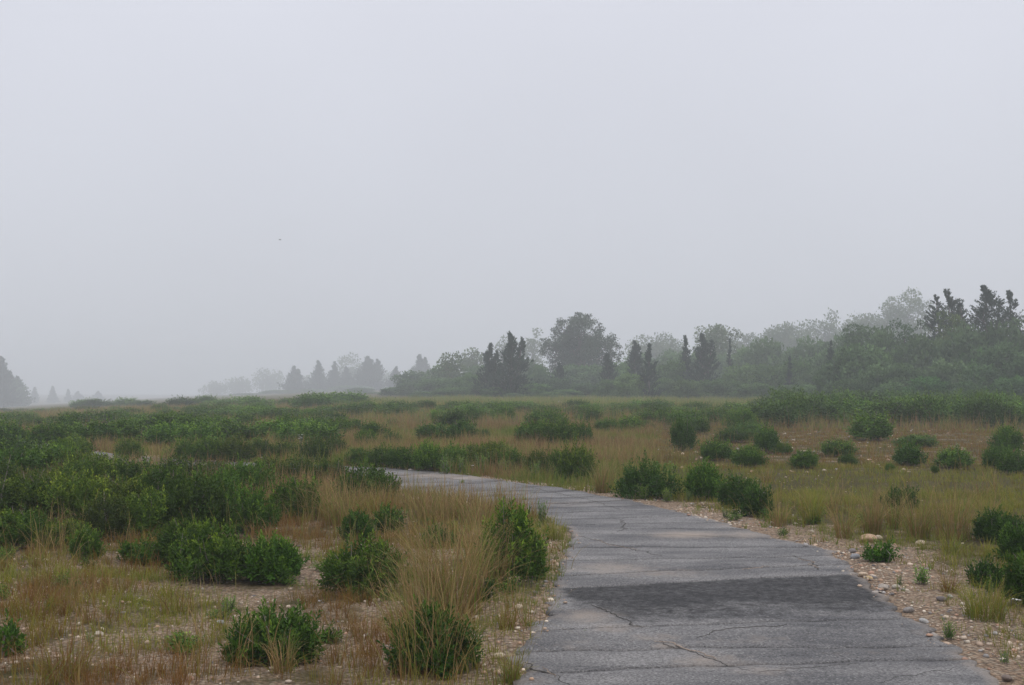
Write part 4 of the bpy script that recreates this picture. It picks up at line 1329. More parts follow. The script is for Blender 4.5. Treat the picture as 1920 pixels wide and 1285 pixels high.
# belts of far shrubs: scattered, then named by the landmark they stand below
LAND = [(-50, 60, 'below the left edge tree'), (60, 170, 'below the tiny misty conifers'), (170, 290, 'in the empty misty stretch'), (290, 400, 'left of the misty trees'),
        (400, 530, 'below the misty trees'), (530, 640, 'below the hazy left cedars'), (640, 730, 'below the twin-tipped hazy cedar'), (730, 830, 'below the hazy slope'),
        (830, 930, 'left of the central cedar'), (930, 1010, 'below the central cedar'), (1010, 1110, 'below the oak'), (1110, 1180, 'right of the oak'),
        (1180, 1260, 'below the slim cedar'), (1260, 1340, 'below the broad dark cedar'), (1340, 1430, 'right of the broad dark cedar'), (1430, 1530, 'below the pale bushes'),
        (1530, 1630, 'below the large silvery bush'), (1630, 1730, 'below the thicket dip'), (1730, 1830, 'below the yellow-green tree'), (1830, 1990, 'below the tallest cedar')]

def belt(x0, x1, y0, y1, n, hr, wr, where, group, tint, seed, lod=None, noise=None):
    rng = np.random.default_rng(seed)
    pts = []
    tries = 0
    while len(pts) < n and tries < 4000:
        tries += 1
        px = rng.uniform(x0, x1); py = rng.uniform(y0, y1)
        if all(abs(px - q[0]) > 0.42 * (x1 - x0) / n * 1.6 or abs(py - q[1]) > (y1 - y0) * 0.35 for q in pts):
            pts.append((px, py))
    chunk = {}
    for px, py in sorted(pts):
        for a, b, nm in LAND:
            if a <= px < b:
                chunk.setdefault(nm, []).append((px, py))
                break
    for nm, L in chunk.items():
        for k, (px, py) in enumerate(L):
            p = ground(px, py)
            D = p[1]
            h = rng.uniform(*hr); wd = rng.uniform(*wr)
            lab = ('low shrub ' + where + ' ' + nm) if len(L) == 1 else (ORD[k] + ' low shrub from left ' + where + ' ' + nm)
            tt = rng.uniform(0.68, 1.35)
            place_shrub(px, py, py - h / D * F, wd / D * F, lab, (tint[0] * tt, tint[1] * tt, tint[2] * tt), group=group, lod=lod)

belt(1425, 1960, 780, 801, 26, (0.8, 1.3), (1.5, 2.6), 'in the dark belt', 'dark shrub belt on the right', (0.95, 1.0, 0.95), 41)
belt(1430, 1960, 768, 779, 14, (0.9, 1.5), (1.8, 3.0), 'in the rear dark belt', 'dark shrub belt on the right', (0.85, 0.95, 0.85), 42)
belt(640, 1430, 768, 783, 31, (0.4, 0.72), (1.3, 2.8), 'in the far belt', 'far shrub belt in the centre', (1.1, 1.15, 1.1), 43)
belt(740, 1430, 787, 806, 12, (0.5, 0.75), (1.0, 1.8), 'on the brown mid-field', 'shrubs on the brown mid-field', (1.0, 1.05, 1.0), 44)
belt(-30, 640, 771, 788, 28, (0.4, 0.7), (1.2, 2.8), 'in the far left field', 'shrubs of the far left field', (1.0, 1.05, 1.0), 45)
belt(-30, 640, 789, 812, 32, (0.4, 0.7), (1.0, 2.2), 'in the middle left field', 'shrubs of the middle left field', (0.95, 1.0, 0.95), 46)
belt(-30, 600, 816, 842, 24, (0.45, 0.75), (0.9, 1.8), 'in the near left field', 'shrubs of the near left field', (0.95, 1.0, 0.9), 47)
belt(140, 660, 760, 768, 16, (0.7, 1.3), (2.5, 5.0), 'at the misty far edge', 'misty shrubs at the far left edge', (1.1, 1.15, 1.1), 48)
belt(1240, 1420, 790, 830, 6, (0.4, 0.7), (0.8, 1.4), 'at the brown flat', 'shrubs beside the brown flat', (1.0, 1.05, 0.95), 49)

# ------------------------------------------------------------------ leafy weeds and flowers
def weed_mesh(rng, stems, h, leaf, spread, c1, c2, wide=0.28):
    P, Dd, S, L, C, tubes = [], [], [], [], [], []
    for k in range(stems):
        a = rng.uniform(0, 6.28); r = spread * rng.random()
        b = np.array([math.cos(a) * r * 0.5, math.sin(a) * r * 0.5, -0.02])
        tp = np.array([math.cos(a) * r, math.sin(a) * r, h * rng.uniform(0.7, 1.0)])
        tubes.append((np.array([b, (b + tp) / 2 + rng.normal(size=3) * 0.01, tp]), np.array([0.005, 0.004, 0.0015])))
        n = 16
        t = np.linspace(0.12, 1, n)
        pos = b + (tp - b) * t[:, None]
        az = np.arange(n) * 2.4 + a
        el = np.radians(rng.uniform(15, 55, n)) + t * 0.4
        P.append(pos); Dd.append(np.stack([np.cos(az) * np.cos(el), np.sin(az) * np.cos(el), np.sin(el)], 1))
        S.append(np.stack([-np.sin(az), np.cos(az), np.zeros(n)], 1))
        L.append(leaf * (1.15 - 0.65 * t) * rng.uniform(0.8, 1.2, n))
        C.append(c1 + (c2 - c1) * (t[:, None] * 0.7 + rng.random((n, 1)) * 0.3))
    P, Dd, S, L, C = np.vstack(P), np.vstack(Dd), np.vstack(S), np.concatenate(L), np.vstack(C)
    return leaf_geo(P, Dd, S, L, L * wide, C), tube_geo(tubes, 4)

W1, W2 = np.array([0.055, 0.125, 0.018]), np.array([0.15, 0.24, 0.045])
WEED = []
for k in range(3):
    rng = np.random.default_rng(800 + k)
    (V, f, C), tb = weed_mesh(rng, 9 + 2 * k, 0.42, 0.085, 0.16, W1, W2)
    WEED.append((make_mesh('weed_leaf', V, f, C, M_LEAF), make_mesh('weed_stem', *tb, mat=foliage_mat('weed_stem_green') if k < 0 else M_TWIG)))

def weed(px, base, top, label, tint=(1, 1, 1), k=0, group='leafy weeds beside the path', widen=1.0):
    p = ground(px, base)
    h = at(px, top, p[1])[2] - p[2]
    s = h / 0.44
    t = thing('leafy_weed', label, 'plant', p, (px * 0.7) % 6.28, (s * widen, s * widen, s), group)
    part('leaf', WEED[k % 3][0], t, tint)
    part('stem', WEED[k % 3][1], t)

for k, (px, b, tp, lab, tint, wd) in enumerate([
    (838, 890, 848, 'leafy green weed on the far verge, left of the fern-like tuft', (1, 1, 1), 1.2),
    (866, 888, 852, 'feathery pale green weed at the path edge bend', (1.15, 1.1, 1.0), 1.2),
    (905, 888, 846, 'bright green tall weed on the far verge centre', (1.1, 1.15, 0.9), 1.1),
    (946, 892, 856, 'green weed on the far verge, right of the bright tall one', (1, 1.05, 0.9), 1.2),
    (1005, 900, 862, 'green weed left of the dark verge shrub', (1, 1.05, 0.9), 1.2),
    (1050, 902, 872, 'low weed at the foot of the dark verge shrub', (1.1, 1.1, 0.9), 1.3),
    (1168, 928, 892, 'yellow-flecked weed left of the dark spreading verge shrub', (1.3, 1.2, 0.9), 1.3),
    (1205, 938, 906, 'pale green weed in front of the dark spreading verge shrub', (1.3, 1.25, 0.9), 1.2),
    (1252, 942, 912, 'yellow-green weed at the right foot of the spreading shrub', (1.3, 1.2, 0.8), 1.2),
    (1290, 940, 915, 'low weed between the spreading shrub and the round shrub', (1.1, 1.1, 0.9), 1.2),
    (1020, 985, 935, 'tall thin weed on the inner edge of the bend', (0.9, 1.0, 0.8), 0.8),
    (1730, 1096, 1056, 'broad-leaved light green plant on the gravel', (1.3, 1.45, 1.0), 1.4),
    (1688, 1100, 1074, 'thin dark weed left of the broad-leaved plant', (0.7, 0.8, 0.7), 0.6),
    (424, 1150, 1114, 'bright green leafy seedling on the left sand', (1.15, 1.25, 0.9), 1.6),
    (870, 1262, 1222, 'light green sprout at the right foot of the grassy shrub', (1.2, 1.3, 0.9), 0.9),
    (168, 1208, 1182, 'small green sprout in the brown foreground grass', (1.1, 1.2, 0.9), 1.2),
    (1362, 972, 952, 'tiny dark weed at the path edge below the dark shrubs', (0.7, 0.8, 0.7), 1.3),
    (1780, 1200, 1160, 'small weed on the shoulder near the right grass clump', (1.0, 1.1, 0.8), 1.0),
    (1885, 1245, 1215, 'small weed on the shoulder in the lower right corner', (1.0, 1.1, 0.8), 1.0),
    (985, 940, 930, 'tiny weed growing from a crack near the bend', (1.1, 1.15, 0.8), 2.2),
    (868, 908, 899, 'tiny weed growing from a crack at the far path end', (1.0, 1.05, 0.8), 2.6),
    (1098, 1188, 1180, 'tiny yellowish weed in a cross crack left on the path', (1.3, 1.2, 0.7), 1.8)]):
    weed(px, b, tp, lab, tint, k, widen=wd)

def flower(px, base, top, label, n, size, col, spread):
    p = ground(px, base)
    D = p[1]
    h = at(px, top, D)[2] - p[2]
    rng = np.random.default_rng(int(px))
    t = thing('flower_plant', label, 'flower', p, group='white flowers in the heath')
    tubes = []
    heads = []
    for k in range(n):
        a = rng.uniform(0, 6.28); r = spread * rng.uniform(0.2, 1)
        tp = np.array([math.cos(a) * r, math.sin(a) * r, h * rng.uniform(0.72, 1.0)])
        tubes.append((np.array([[0, 0, -0.03], tp * np.array([0.4, 0.4, 0.55]), tp]), np.array([0.004, 0.003, 0.002])))
        heads.append(tp)
    part('stem', make_mesh('flower_stem', *tube_geo(tubes, 4), mat=M_TWIG), t)
    for hd in heads:
        m = 22
        q = rng.random(m) ** 0.5; a = rng.uniform(0, 6.28, m)
        P = hd + np.stack([np.cos(a) * q * size, np.sin(a) * q * size, 0.25 * size * (1 - q ** 2)], 1)
        V, f, C = diamond_geo(P, np.stack([np.cos(a), np.sin(a), np.full(m, 0.5)], 1), np.stack([-np.sin(a), np.cos(a), np.zeros(m)], 1), np.full(m, size * 0.6), np.full(m, size * 0.5), np.tile(np.array(col), (m, 1)))
        part('flower_head', make_mesh('flower_head', V, f, C, M_PETAL), t)

flower(565, 858, 816, 'tall white-flowered plant in the left middle field', 5, 0.022, (0.8, 0.8, 0.76), 0.10)
flower(494, 866, 856, 'pair of low white flowers left of the near bend shrub', 2, 0.025, (0.8, 0.8, 0.72), 0.08)
flower(1081, 905, 888, 'small white flower at the foot of the dark verge shrub', 2, 0.02, (0.8, 0.8, 0.76), 0.04)
flower(1908, 880, 852, 'white-flowered sprig in the right edge shrub trio', 4, 0.022, (0.75, 0.75, 0.72), 0.12)
flower(1912, 1150, 1124, 'white flower low on the right edge shrub', 2, 0.016, (0.8, 0.8, 0.76), 0.05)
flower(1430, 946, 922, 'tiny white flowers on the front dark verge shrub', 3, 0.014, (0.75, 0.75, 0.72), 0.07)
flower(886, 890, 870, 'tiny white flower on the far verge below the paired cedars', 2, 0.018, (0.8, 0.8, 0.76), 0.03)

# ------------------------------------------------------------------ grass
STRAW = np.array([0.35, 0.250, 0.115]); PINK = np.array([0.26, 0.158, 0.083]); RUST = np.array([0.172, 0.086, 0.022])
OLIVE = np.array([0.195, 0.188, 0.024]); GREENG = np.array([0.100, 0.160, 0.020]); PALEG = np.array([0.215, 0.25, 0.058])

def blades(rng, base, h, lean, width, c0, c1, seg=3, droop=0.35, azim=None):
    """base (N,3), h (N,), lean (N,), width (N,)"""
    n = len(base)
    az = rng.uniform(0, 6.28, n) if azim is None else azim
    dirx = np.stack([np.cos(az), np.sin(az), np.zeros(n)], 1)
    sa = rng.uniform(0, 6.28, n)
    side = np.stack([np.cos(sa), np.sin(sa), np.zeros(n)], 1)
    ts = np.linspace(0, 1, seg + 1)
    V = np.empty((n, 2 * seg + 1, 3)); C = np.empty((n, 2 * seg + 1, 3))
    for k, t in enumerate(ts):
        hor = lean * h * (t ** 1.8)
        ver = h * (t - droop * lean * t ** 3)
        p = base + dirx * hor[:, None] + np.array([0, 0, 1.0]) * ver[:, None]
        wd = (width * (1 - 0.75 * t))[:, None]
        cc = c0 + (c1 - c0) * min(1, t * 1.15)
        if k < seg:
            V[:, 2 * k] = p - side * wd * 0.5; V[:, 2 * k + 1] = p + side * wd * 0.5
            C[:, 2 * k] = cc; C[:, 2 * k + 1] = cc
        else:
            V[:, 2 * k] = p; C[:, 2 * k] = cc
    m = 2 * seg + 1
    b = (np.arange(n) * m)[:, None]
    q = np.concatenate([b + np.array([[2 * k, 2 * k + 1, 2 * k + 3, 2 * k + 2]]) for k in range(seg - 1)]) if seg > 1 else np.zeros((0, 4), int)
    tr = b + np.array([[2 * seg - 2, 2 * seg - 1, 2 * seg]])
    return V.reshape(-1, 3), q, tr, C.reshape(-1, 3)

class Grass:
    def __init__(self):
        self.V, self.Q, self.T, self.C, self.off = [], [], [], [], 0
    def add(self, g):
        V, q, t, C = g
        if len(V) == 0:
            return
        self.V.append(V); self.C.append(C)
        if len(q):
            self.Q.append(q + self.off)
        self.T.append(t + self.off)
        self.off += len(V)
    def mesh(self, name):
        f = []
        if self.Q:
            f.append(np.vstack(self.Q))
        f.append(np.vstack(self.T))
        return make_mesh(name, np.vstack(self.V), f, np.vstack(self.C), M_GRASS)

def scatter(rng, n, d0, d1, half=0.56):
    """random ground points inside a wide wedge in front of the camera"""
    d = np.sqrt(rng.uniform(d0 ** 2, d1 ** 2, n))
    a = rng.uniform(-half, half, n)
    return d * np.sin(a), d * np.cos(a)

def pick(rng, n, table):
    """table: list of (weight, c0, c1)"""
    wts = np.array([t[0] for t in table], float); wts /= wts.sum()
    k = rng.choice(len(table), n, p=wts)
    c0 = np.array([t[1] for t in table])[k]; c1 = np.array([t[2] for t in table])[k]
    j = rng.uniform(0.75, 1.3, (n, 1))
    return c0 * j, c1 * j

def tufts(G, rng, x, y, nbl, h, lean, width, table, spread, seg=3, droop=0.35, mixed=0.5):
    """x,y tuft centres; nbl blades per tuft; h array per tuft"""
    n = len(x)
    if n == 0:
        return
    sdf = np.full(n, 9.0)
    near = np.hypot(x, y) < 60
    sdf[near] = path_sdf(x[near], y[near])
    z = terrain(x, y, sdf)
    idx = np.repeat(np.arange(n), nbl)
    N_ = len(idx)
    ox = rng.normal(size=N_) * spread[idx]; oy = rng.normal(size=N_) * spread[idx]
    base = np.stack([x[idx] + ox, y[idx] + oy, z[idx] - 0.02], 1)
    t0, t1 = pick(rng, n, table)
    b0, b1 = pick(rng, N_, table)
    c0 = t0[idx] * (1 - mixed) + b0 * mixed; c1 = t1[idx] * (1 - mixed) + b1 * mixed
    hh = h[idx] * rng.uniform(0.45, 1.1, N_)
    ll = np.abs(rng.normal(size=N_)) * lean + 0.05
    az = np.arctan2(oy, ox) + rng.normal(size=N_) * 0.9
    G.add(blades(rng, base, hh, ll, width[idx] * rng.uniform(0.7, 1.3, N_), c0, c1, seg, droop, az))

BROWN_T = [(3, RUST * 0.85, RUST * 1.25), (3, OLIVE * 0.8, OLIVE * 1.1), (1.4, OLIVE, STRAW * 0.8), (1.4, RUST, PINK)]
OLIVE_T = [(3, OLIVE * 0.9, OLIVE * 1.4), (2, GREENG, PALEG), (0.6, RUST, STRAW * 0.8), (1, OLIVE, STRAW)]
GREEN_T = [(3, GREENG, PALEG * 0.9), (1.5, OLIVE, PALEG), (0.7, OLIVE, STRAW * 0.8)]
STRAW_T = [(2.6, RUST, STRAW), (1.6, PINK, STRAW * 1.1), (1.6, OLIVE, STRAW * 0.8), (1.6, GREENG, PALEG)]
PINK_T = [(2.2, PINK * 0.8, PINK * 1.25), (1.0, RUST, PINK), (2, OLIVE, STRAW * 0.85), (2.4, GREENG, PALEG), (1.2, PINK, STRAW * 1.1)]

def shrub_cover(x, y):
    m = np.zeros(len(x), bool)
    for (fx, fy, r) in FOOT:
        if fy < 45:
            m |= (x - fx) ** 2 + (y - fy) ** 2 < (0.6 * r) ** 2
    return m

rng = np.random.default_rng(77)
# --- short brown grass close to the camera
G = Grass()
x, y = scatter(rng, 22000, 5.2, 19)
sdf = path_sdf(x, y)
px, py = project(x, y, 0.0)
dens = np.clip((fnoise(x * 1.5, y * 1.5, 31) - 0.35) * 3.2, 0.04, 1)
dens = np.where((px < 330) & (py > 1035), np.clip(dens * 2.0 + 0.25, 0, 1), dens)
dens = np.where((px > 1060), dens * np.clip((sdf - 0.15) / 1.4, 0.04, 1) * 0.8, dens * np.clip((sdf - 0.02) / 0.5, 0.25, 1))
keep = (sdf > 0.03) & (rng.random(len(x)) < dens) & ~shrub_cover(x, y)
x, y, sdf, px, py = x[keep], y[keep], sdf[keep], px[keep], py[keep]
dd = np.hypot(x, y)
left = px < 1060
pn = fnoise(x * 0.9, y * 0.9, 37)
RUSTY_T = [(4, RUST * 0.85, RUST * 1.4), (1.5, RUST, PINK * 1.1), (1, OLIVE, STRAW * 0.7)]
YGREEN_T = [(3, OLIVE * 0.9, OLIVE * 1.5), (2, GREENG, PALEG), (0.8, OLIVE, STRAW)]
sel = left & (pn < 0.44)
tufts(G, rng, x[sel], y[sel], 15, rng.uniform(0.07, 0.24, sel.sum()), 0.6, 0.0032 + 0.00024 * dd[sel], YGREEN_T, rng.uniform(0.012, 0.05, sel.sum()), seg=2, droop=0.7)
sel = left & (pn > 0.56)
tufts(G, rng, x[sel], y[sel], 15, rng.uniform(0.07, 0.28, sel.sum()), 0.5, 0.0032 + 0.00024 * dd[sel], RUSTY_T, rng.uniform(0.012, 0.05, sel.sum()), seg=2)
sel = left & (pn >= 0.44) & (pn <= 0.56)
tufts(G, rng, x[sel], y[sel], 15, rng.uniform(0.07, 0.26, sel.sum()), 0.45, 0.0032 + 0.00024 * dd[sel], BROWN_T, rng.uniform(0.012, 0.05, sel.sum()), seg=2)
sel = ~left
tufts(G, rng, x[sel], y[sel], 15, rng.uniform(0.06, 0.22, sel.sum()), 0.45, 0.0032 + 0.00024 * dd[sel], OLIVE_T, rng.uniform(0.012, 0.05, sel.sum()), seg=2)
o = link(bpy.data.objects.new('short_grass', G.mesh('short_grass'))); kind(o, 'stuff')
o['label'] = 'short brown and olive grass on the near sandy ground'; o['category'] = 'grass'

# --- green fringe close to the asphalt
G = Grass()
x, y = scatter(rng, 26000, 5.2, 26)
sdf = path_sdf(x, y)
px, py = project(x, y, 0.0)
lf = px < 1070
near_l = lf & (sdf > -0.02) & (sdf < 0.42)
near_r = (~lf) & (sdf > 0.1) & (sdf < 1.6)
p_ = np.where(near_l, np.clip((fnoise(x * 1.2, y * 1.2, 51) - 0.28) * 2.6, 0, 1), 0) + np.where(near_r, 0.22 * np.clip((fnoise(x * 1.4, y * 1.4, 52) - 0.3) * 3, 0, 1), 0)
keep = rng.random(len(x)) < p_
x, y = x[keep], y[keep]
dd = np.hypot(x, y)
tufts(G, rng, x, y, 16, rng.uniform(0.05, 0.17, len(x)), 0.4, 0.003 + 0.00022 * dd, GREEN_T, rng.uniform(0.015, 0.05, len(x)))
o = link(bpy.data.objects.new('verge_grass', G.mesh('verge_grass'))); kind(o, 'stuff')
o['label'] = 'yellow-green grass fringe along the asphalt edge'; o['category'] = 'grass'

# --- thin tall straw blades strewn through the near and middle field
G = Grass()
x, y = scatter(rng, 9000, 6, 34)
sdf = path_sdf(x, y)
px, py = project(x, y, 0.0)
dn = np.clip((fnoise(x * 0.55, y * 0.55, 71) - 0.40) * 3.0, 0.02, 1)
dn = np.where((px > 1300) & (py > 800) & (py < 875), dn * 0.15, dn)
dn = np.where((px > 1080) & (sdf < 0.9), dn * 0.1, dn)
dn = np.where((px > 1230) & (py > 872) & (py < 1010), dn * 0.16, dn)
dn = np.where((px < 1060) & (py > 925) & (py < 985) & (px > 560), 1.0, dn)
keep = (sdf > 0.05) & (rng.random(len(x)) < dn * np.where(py > 1000, 0.55, 1.0))
x, y, px, py = x[keep], y[keep], px[keep], py[keep]
dd = np.hypot(x, y)
tufts(G, rng, x, y, 10, rng.uniform(0.30, 0.62, len(x)), 0.38, 0.0024 + 0.0003 * dd, STRAW_T, rng.uniform(0.03, 0.12, len(x)), seg=4, droop=0.5)
o = link(bpy.data.objects.new('straw_grass', G.mesh('straw_grass'))); kind(o, 'stuff')
o['label'] = 'thin straw-coloured grass strewn between the shrubs'; o['category'] = 'grass'

# --- middle field
G = Grass()
x, y = scatter(rng, 25000, 15, 46)
sdf = path_sdf(x, y)
px, py = project(x, y, 0.0)
keep = (sdf > 0.06) & ~shrub_cover(x, y)
x, y, px, py, sdf = x[keep], y[keep], px[keep], py[keep], sdf[keep]
dd = np.hypot(x, y)
nz = 0.5 * fnoise(x * 0.35, y * 0.35, 91) + 0.5 * fnoise(x * 1.1, y * 0.9, 93)
flat_r = (px > 1230) & (py > 798) & (py < 882)
olive_r = (px > 1120) & (py >= 872)
sel = flat_r & (rng.random(len(x)) < 0.75)
tufts(G, rng, x[sel], y[sel], 11, rng.uniform(0.06, 0.17, sel.sum()), 0.5, 0.005 + 0.00036 * dd[sel], [(3, RUST * 0.9, PINK * 0.95), (2, RUST, RUST * 1.5), (1.5, OLIVE, STRAW * 0.7), (1, OLIVE, OLIVE * 1.3)], rng.uniform(0.05, 0.14, sel.sum()), seg=1)
sel = olive_r & (sdf > 0.6)
tufts(G, rng, x[sel], y[sel], 12, rng.uniform(0.08, 0.20, sel.sum()), 0.45, 0.005 + 0.00036 * dd[sel], OLIVE_T, rng.uniform(0.05, 0.14, sel.sum()), seg=1)
rest = ~(flat_r | olive_r)
wd_ = 0.005 + 0.00036 * dd
for lo, hi, hr, ln_, tab in ((0.0, 0.43, (0.10, 0.30), 0.4, [(3, GREENG * 0.8, GREENG * 1.2), (2, GREENG, PALEG), (1, OLIVE * 0.8, OLIVE)]),
                             (0.43, 0.52, (0.12, 0.34), 0.4, OLIVE_T + GREEN_T),
                             (0.52, 0.58, (0.2, 0.5), 0.35, PINK_T),
                             (0.58, 1.0, (0.25, 0.6), 0.32, [(3, RUST * 0.9, PINK * 1.1), (2, PINK * 0.9, STRAW), (1, OLIVE, STRAW * 0.8)])):
    sel = rest & (nz >= lo) & (nz < hi)
    tufts(G, rng, x[sel], y[sel], 11, rng.uniform(*hr, sel.sum()), ln_, wd_[sel], tab, rng.uniform(0.06, 0.16, sel.sum()), seg=1)
o = link(bpy.data.objects.new('field_grass', G.mesh('field_grass'))); kind(o, 'stuff')
o['label'] = 'mixed brown, olive and green grass of the middle field'; o['category'] = 'grass'

# --- rank green growth on the far verge of the path
G = Grass()
x, y = scatter(rng, 16000, 15, 32)
sdf = path_sdf(x, y)
px, py = project(x, y, 0.0)
okv = (sdf > 0.12) & (sdf < 3.2) & (px > 560) & (px < 1330) & (py < 935) & (y > 0.9 * np.interp(px, [560, 740, 900, 1100, 1330], [23.5, 22.6, 20.5, 17.5, 14.0]))
keep = okv & (rng.random(len(x)) < 0.9 * np.clip((fnoise(x * 0.8, y * 0.8, 57) - 0.25) * 3, 0.1, 1))
x, y = x[keep], y[keep]
dd = np.hypot(x, y)
tufts(G, rng, x, y, 12, rng.uniform(0.14, 0.42, len(x)), 0.3, 0.004 + 0.0003 * dd, [(3, GREENG * 0.8, GREENG * 1.3), (2, GREENG, PALEG), (1.2, OLIVE, PALEG), (0.8, RUST, STRAW)], rng.uniform(0.04, 0.12, len(x)), seg=2)
o = link(bpy.data.objects.new('rank_grass', G.mesh('rank_grass'))); kind(o, 'stuff')
o['label'] = 'rank green grass on the far verge of the path'; o['category'] = 'grass'

# --- small scrub plants too many to tell apart
def scrub():
    r = np.random.default_rng(321)
    tmpl = []
    for k in range(4):
        V, f, C = shrub_mesh(r, [(0, 0, 0.4, 0.4, 0.8), (0.25, 0.1, 0.25, 0.25, 0.6), (-0.2, 0.2, 0.25, 0.25, 0.9)], 64, 0.17, 5, False, 0.6, 0.42)
        V, _ = fit(V, 1.0, 1.0)
        tmpl.append((V, f, C))
    x, y = scatter(r, 5200, 13, 85, 0.52)
    sd_ = np.full(len(x), 9.0); m = np.hypot(x, y) < 60; sd_[m] = path_sdf(x[m], y[m])
    z = terrain(x, y, sd_)
    px, py = project(x, y, z)
    cl = np.clip((fnoise(x * 0.22, y * 0.22, 44) - 0.38) * 4, 0, 1)
    cl = np.where((px > 1240) & (py > 800), cl * 0.12, cl)
    cl = np.where((px < 1060) & (py > 930), cl * 0.12, cl)
    keep = (sd_ > 0.4) & (r.random(len(x)) < cl * 0.11)
    x, y, z = x[keep], y[keep], z[keep]
    xn, yn = scatter(r, 420, 6.2, 15.5, 0.5)
    sn = path_sdf(xn, yn)
    kn = (sn > 0.15) & (r.random(len(xn)) < 0.24)
    x = np.concatenate([x, xn[kn]]); y = np.concatenate([y, yn[kn]]); z = np.concatenate([z, terrain(xn[kn], yn[kn], sn[kn])])
    Vs, Fs, Cs, off = [], [], [], 0
    for q in range(len(x)):
        V, f, C = tmpl[q % 4]
        a = r.uniform(0, 6.28); wd = r.uniform(0.4, 1.1); hh = r.uniform(0.2, 0.48)
        if math.hypot(x[q], y[q]) < 15.6 and q >= len(x) - int(kn.sum()):
            wd = r.uniform(0.10, 0.26); hh = r.uniform(0.06, 0.16)
        ca, sa = math.cos(a) * wd, math.sin(a) * wd
        Vs.append(np.stack([V[:, 0] * ca - V[:, 1] * sa + x[q], V[:, 0] * sa + V[:, 1] * ca + y[q], V[:, 2] * hh + z[q]], 1))
        Fs.append(f + off); Cs.append(C * r.uniform(0.75, 1.35) * np.array([r.uniform(0.9, 1.25), 1, 1])); off += len(V)
    o = link(bpy.data.objects.new('low_scrub', make_mesh('low_scrub', np.vstack(Vs), np.vstack(Fs), np.vstack(Cs), M_LEAF))); kind(o, 'stuff')
    o['label'] = 'low green scrub scattered through the heath grass'; o['category'] = 'scrub'

scrub()

# --- far field
G = Grass()
x, y = scatter(rng, 22000, 42, 150)
keep = rng.random(len(x)) < np.clip(70 / np.hypot(x, y), 0, 1)
x, y = x[keep], y[keep]
z = terrain(x, y, np.full(len(x), 9.0))
px, py = project(x, y, z)
dd = np.hypot(x, y)
nz = 0.6 * fnoise(x * 0.10, y * 0.16, 95) + 0.4 * fnoise(x * 0.35, y * 0.3, 96)
strip = (py < 768) & (px > 640)
sel = strip
tufts(G, rng, x[sel], y[sel], 10, rng.uniform(0.3, 0.8, sel.sum()), 0.3, 0.010 + 0.00034 * dd[sel], [(3, GREENG, PALEG), (2, OLIVE, PALEG * 1.1), (1, PINK, STRAW)], rng.uniform(0.2, 0.6, sel.sum()), seg=1)
sel = (~strip) & (nz > 0.48)
tufts(G, rng, x[sel], y[sel], 10, rng.uniform(0.4, 0.85, sel.sum()), 0.3, 0.010 + 0.00034 * dd[sel], PINK_T, rng.uniform(0.2, 0.5, sel.sum()), seg=1)
sel = (~strip) & (nz <= 0.48)
tufts(G, rng, x[sel], y[sel], 10, rng.uniform(0.2, 0.5, sel.sum()), 0.35, 0.010 + 0.00034 * dd[sel], GREEN_T + OLIVE_T, rng.uniform(0.2, 0.5, sel.sum()), seg=1)
o = link(bpy.data.objects.new('far_grass', G.mesh('far_grass'))); kind(o, 'stuff')
o['label'] = 'hazy pale green and pinkish grass of the far field'; o['category'] = 'grass'

# --- distinct tall clumps
def clump(px, base, top, wpx, label, n=160, table=STRAW_T, lean=0.25, drift=0.0, bw=1.0):
    p = ground(px, base)
    D = p[1]
    h = (at(px, top, D)[2] - p[2]) * 1.16
    sp = wpx / F * D * 0.5
    r = np.random.default_rng(int(px * 3 + base))
    a = r.uniform(0, 6.28, n); q = sp * np.sqrt(r.random(n)) * (0.52 if wpx < 85 else 0.72)
    ox, oy = np.cos(a) * q, np.sin(a) * q
    base_ = np.stack([ox, oy, np.full(n, -0.03)], 1)
    hh = h * (1 - 0.55 * r.random(n) ** 1.3)
    c0, c1 = pick(r, n, table)
    az = np.where(r.random(n) < abs(drift), 0.0 if drift > 0 else math.pi, a) + r.normal(size=n) * 0.7
    V, qd, tr, C = blades(r, base_, hh, np.abs(r.normal(size=n)) * lean + 0.08 + (r.random(n) < 0.14) * r.uniform(0.3, 1.0, n), (0.0025 + 0.00021 * D) * bw * r.uniform(0.7, 1.4, n), c0, c1, 5, 0.5, az)
    t = solo('grass_clump', make_mesh('grass_clump', V, [qd, tr], C, M_GRASS), label, 'grass', p, group='tall grass clumps')
    return t

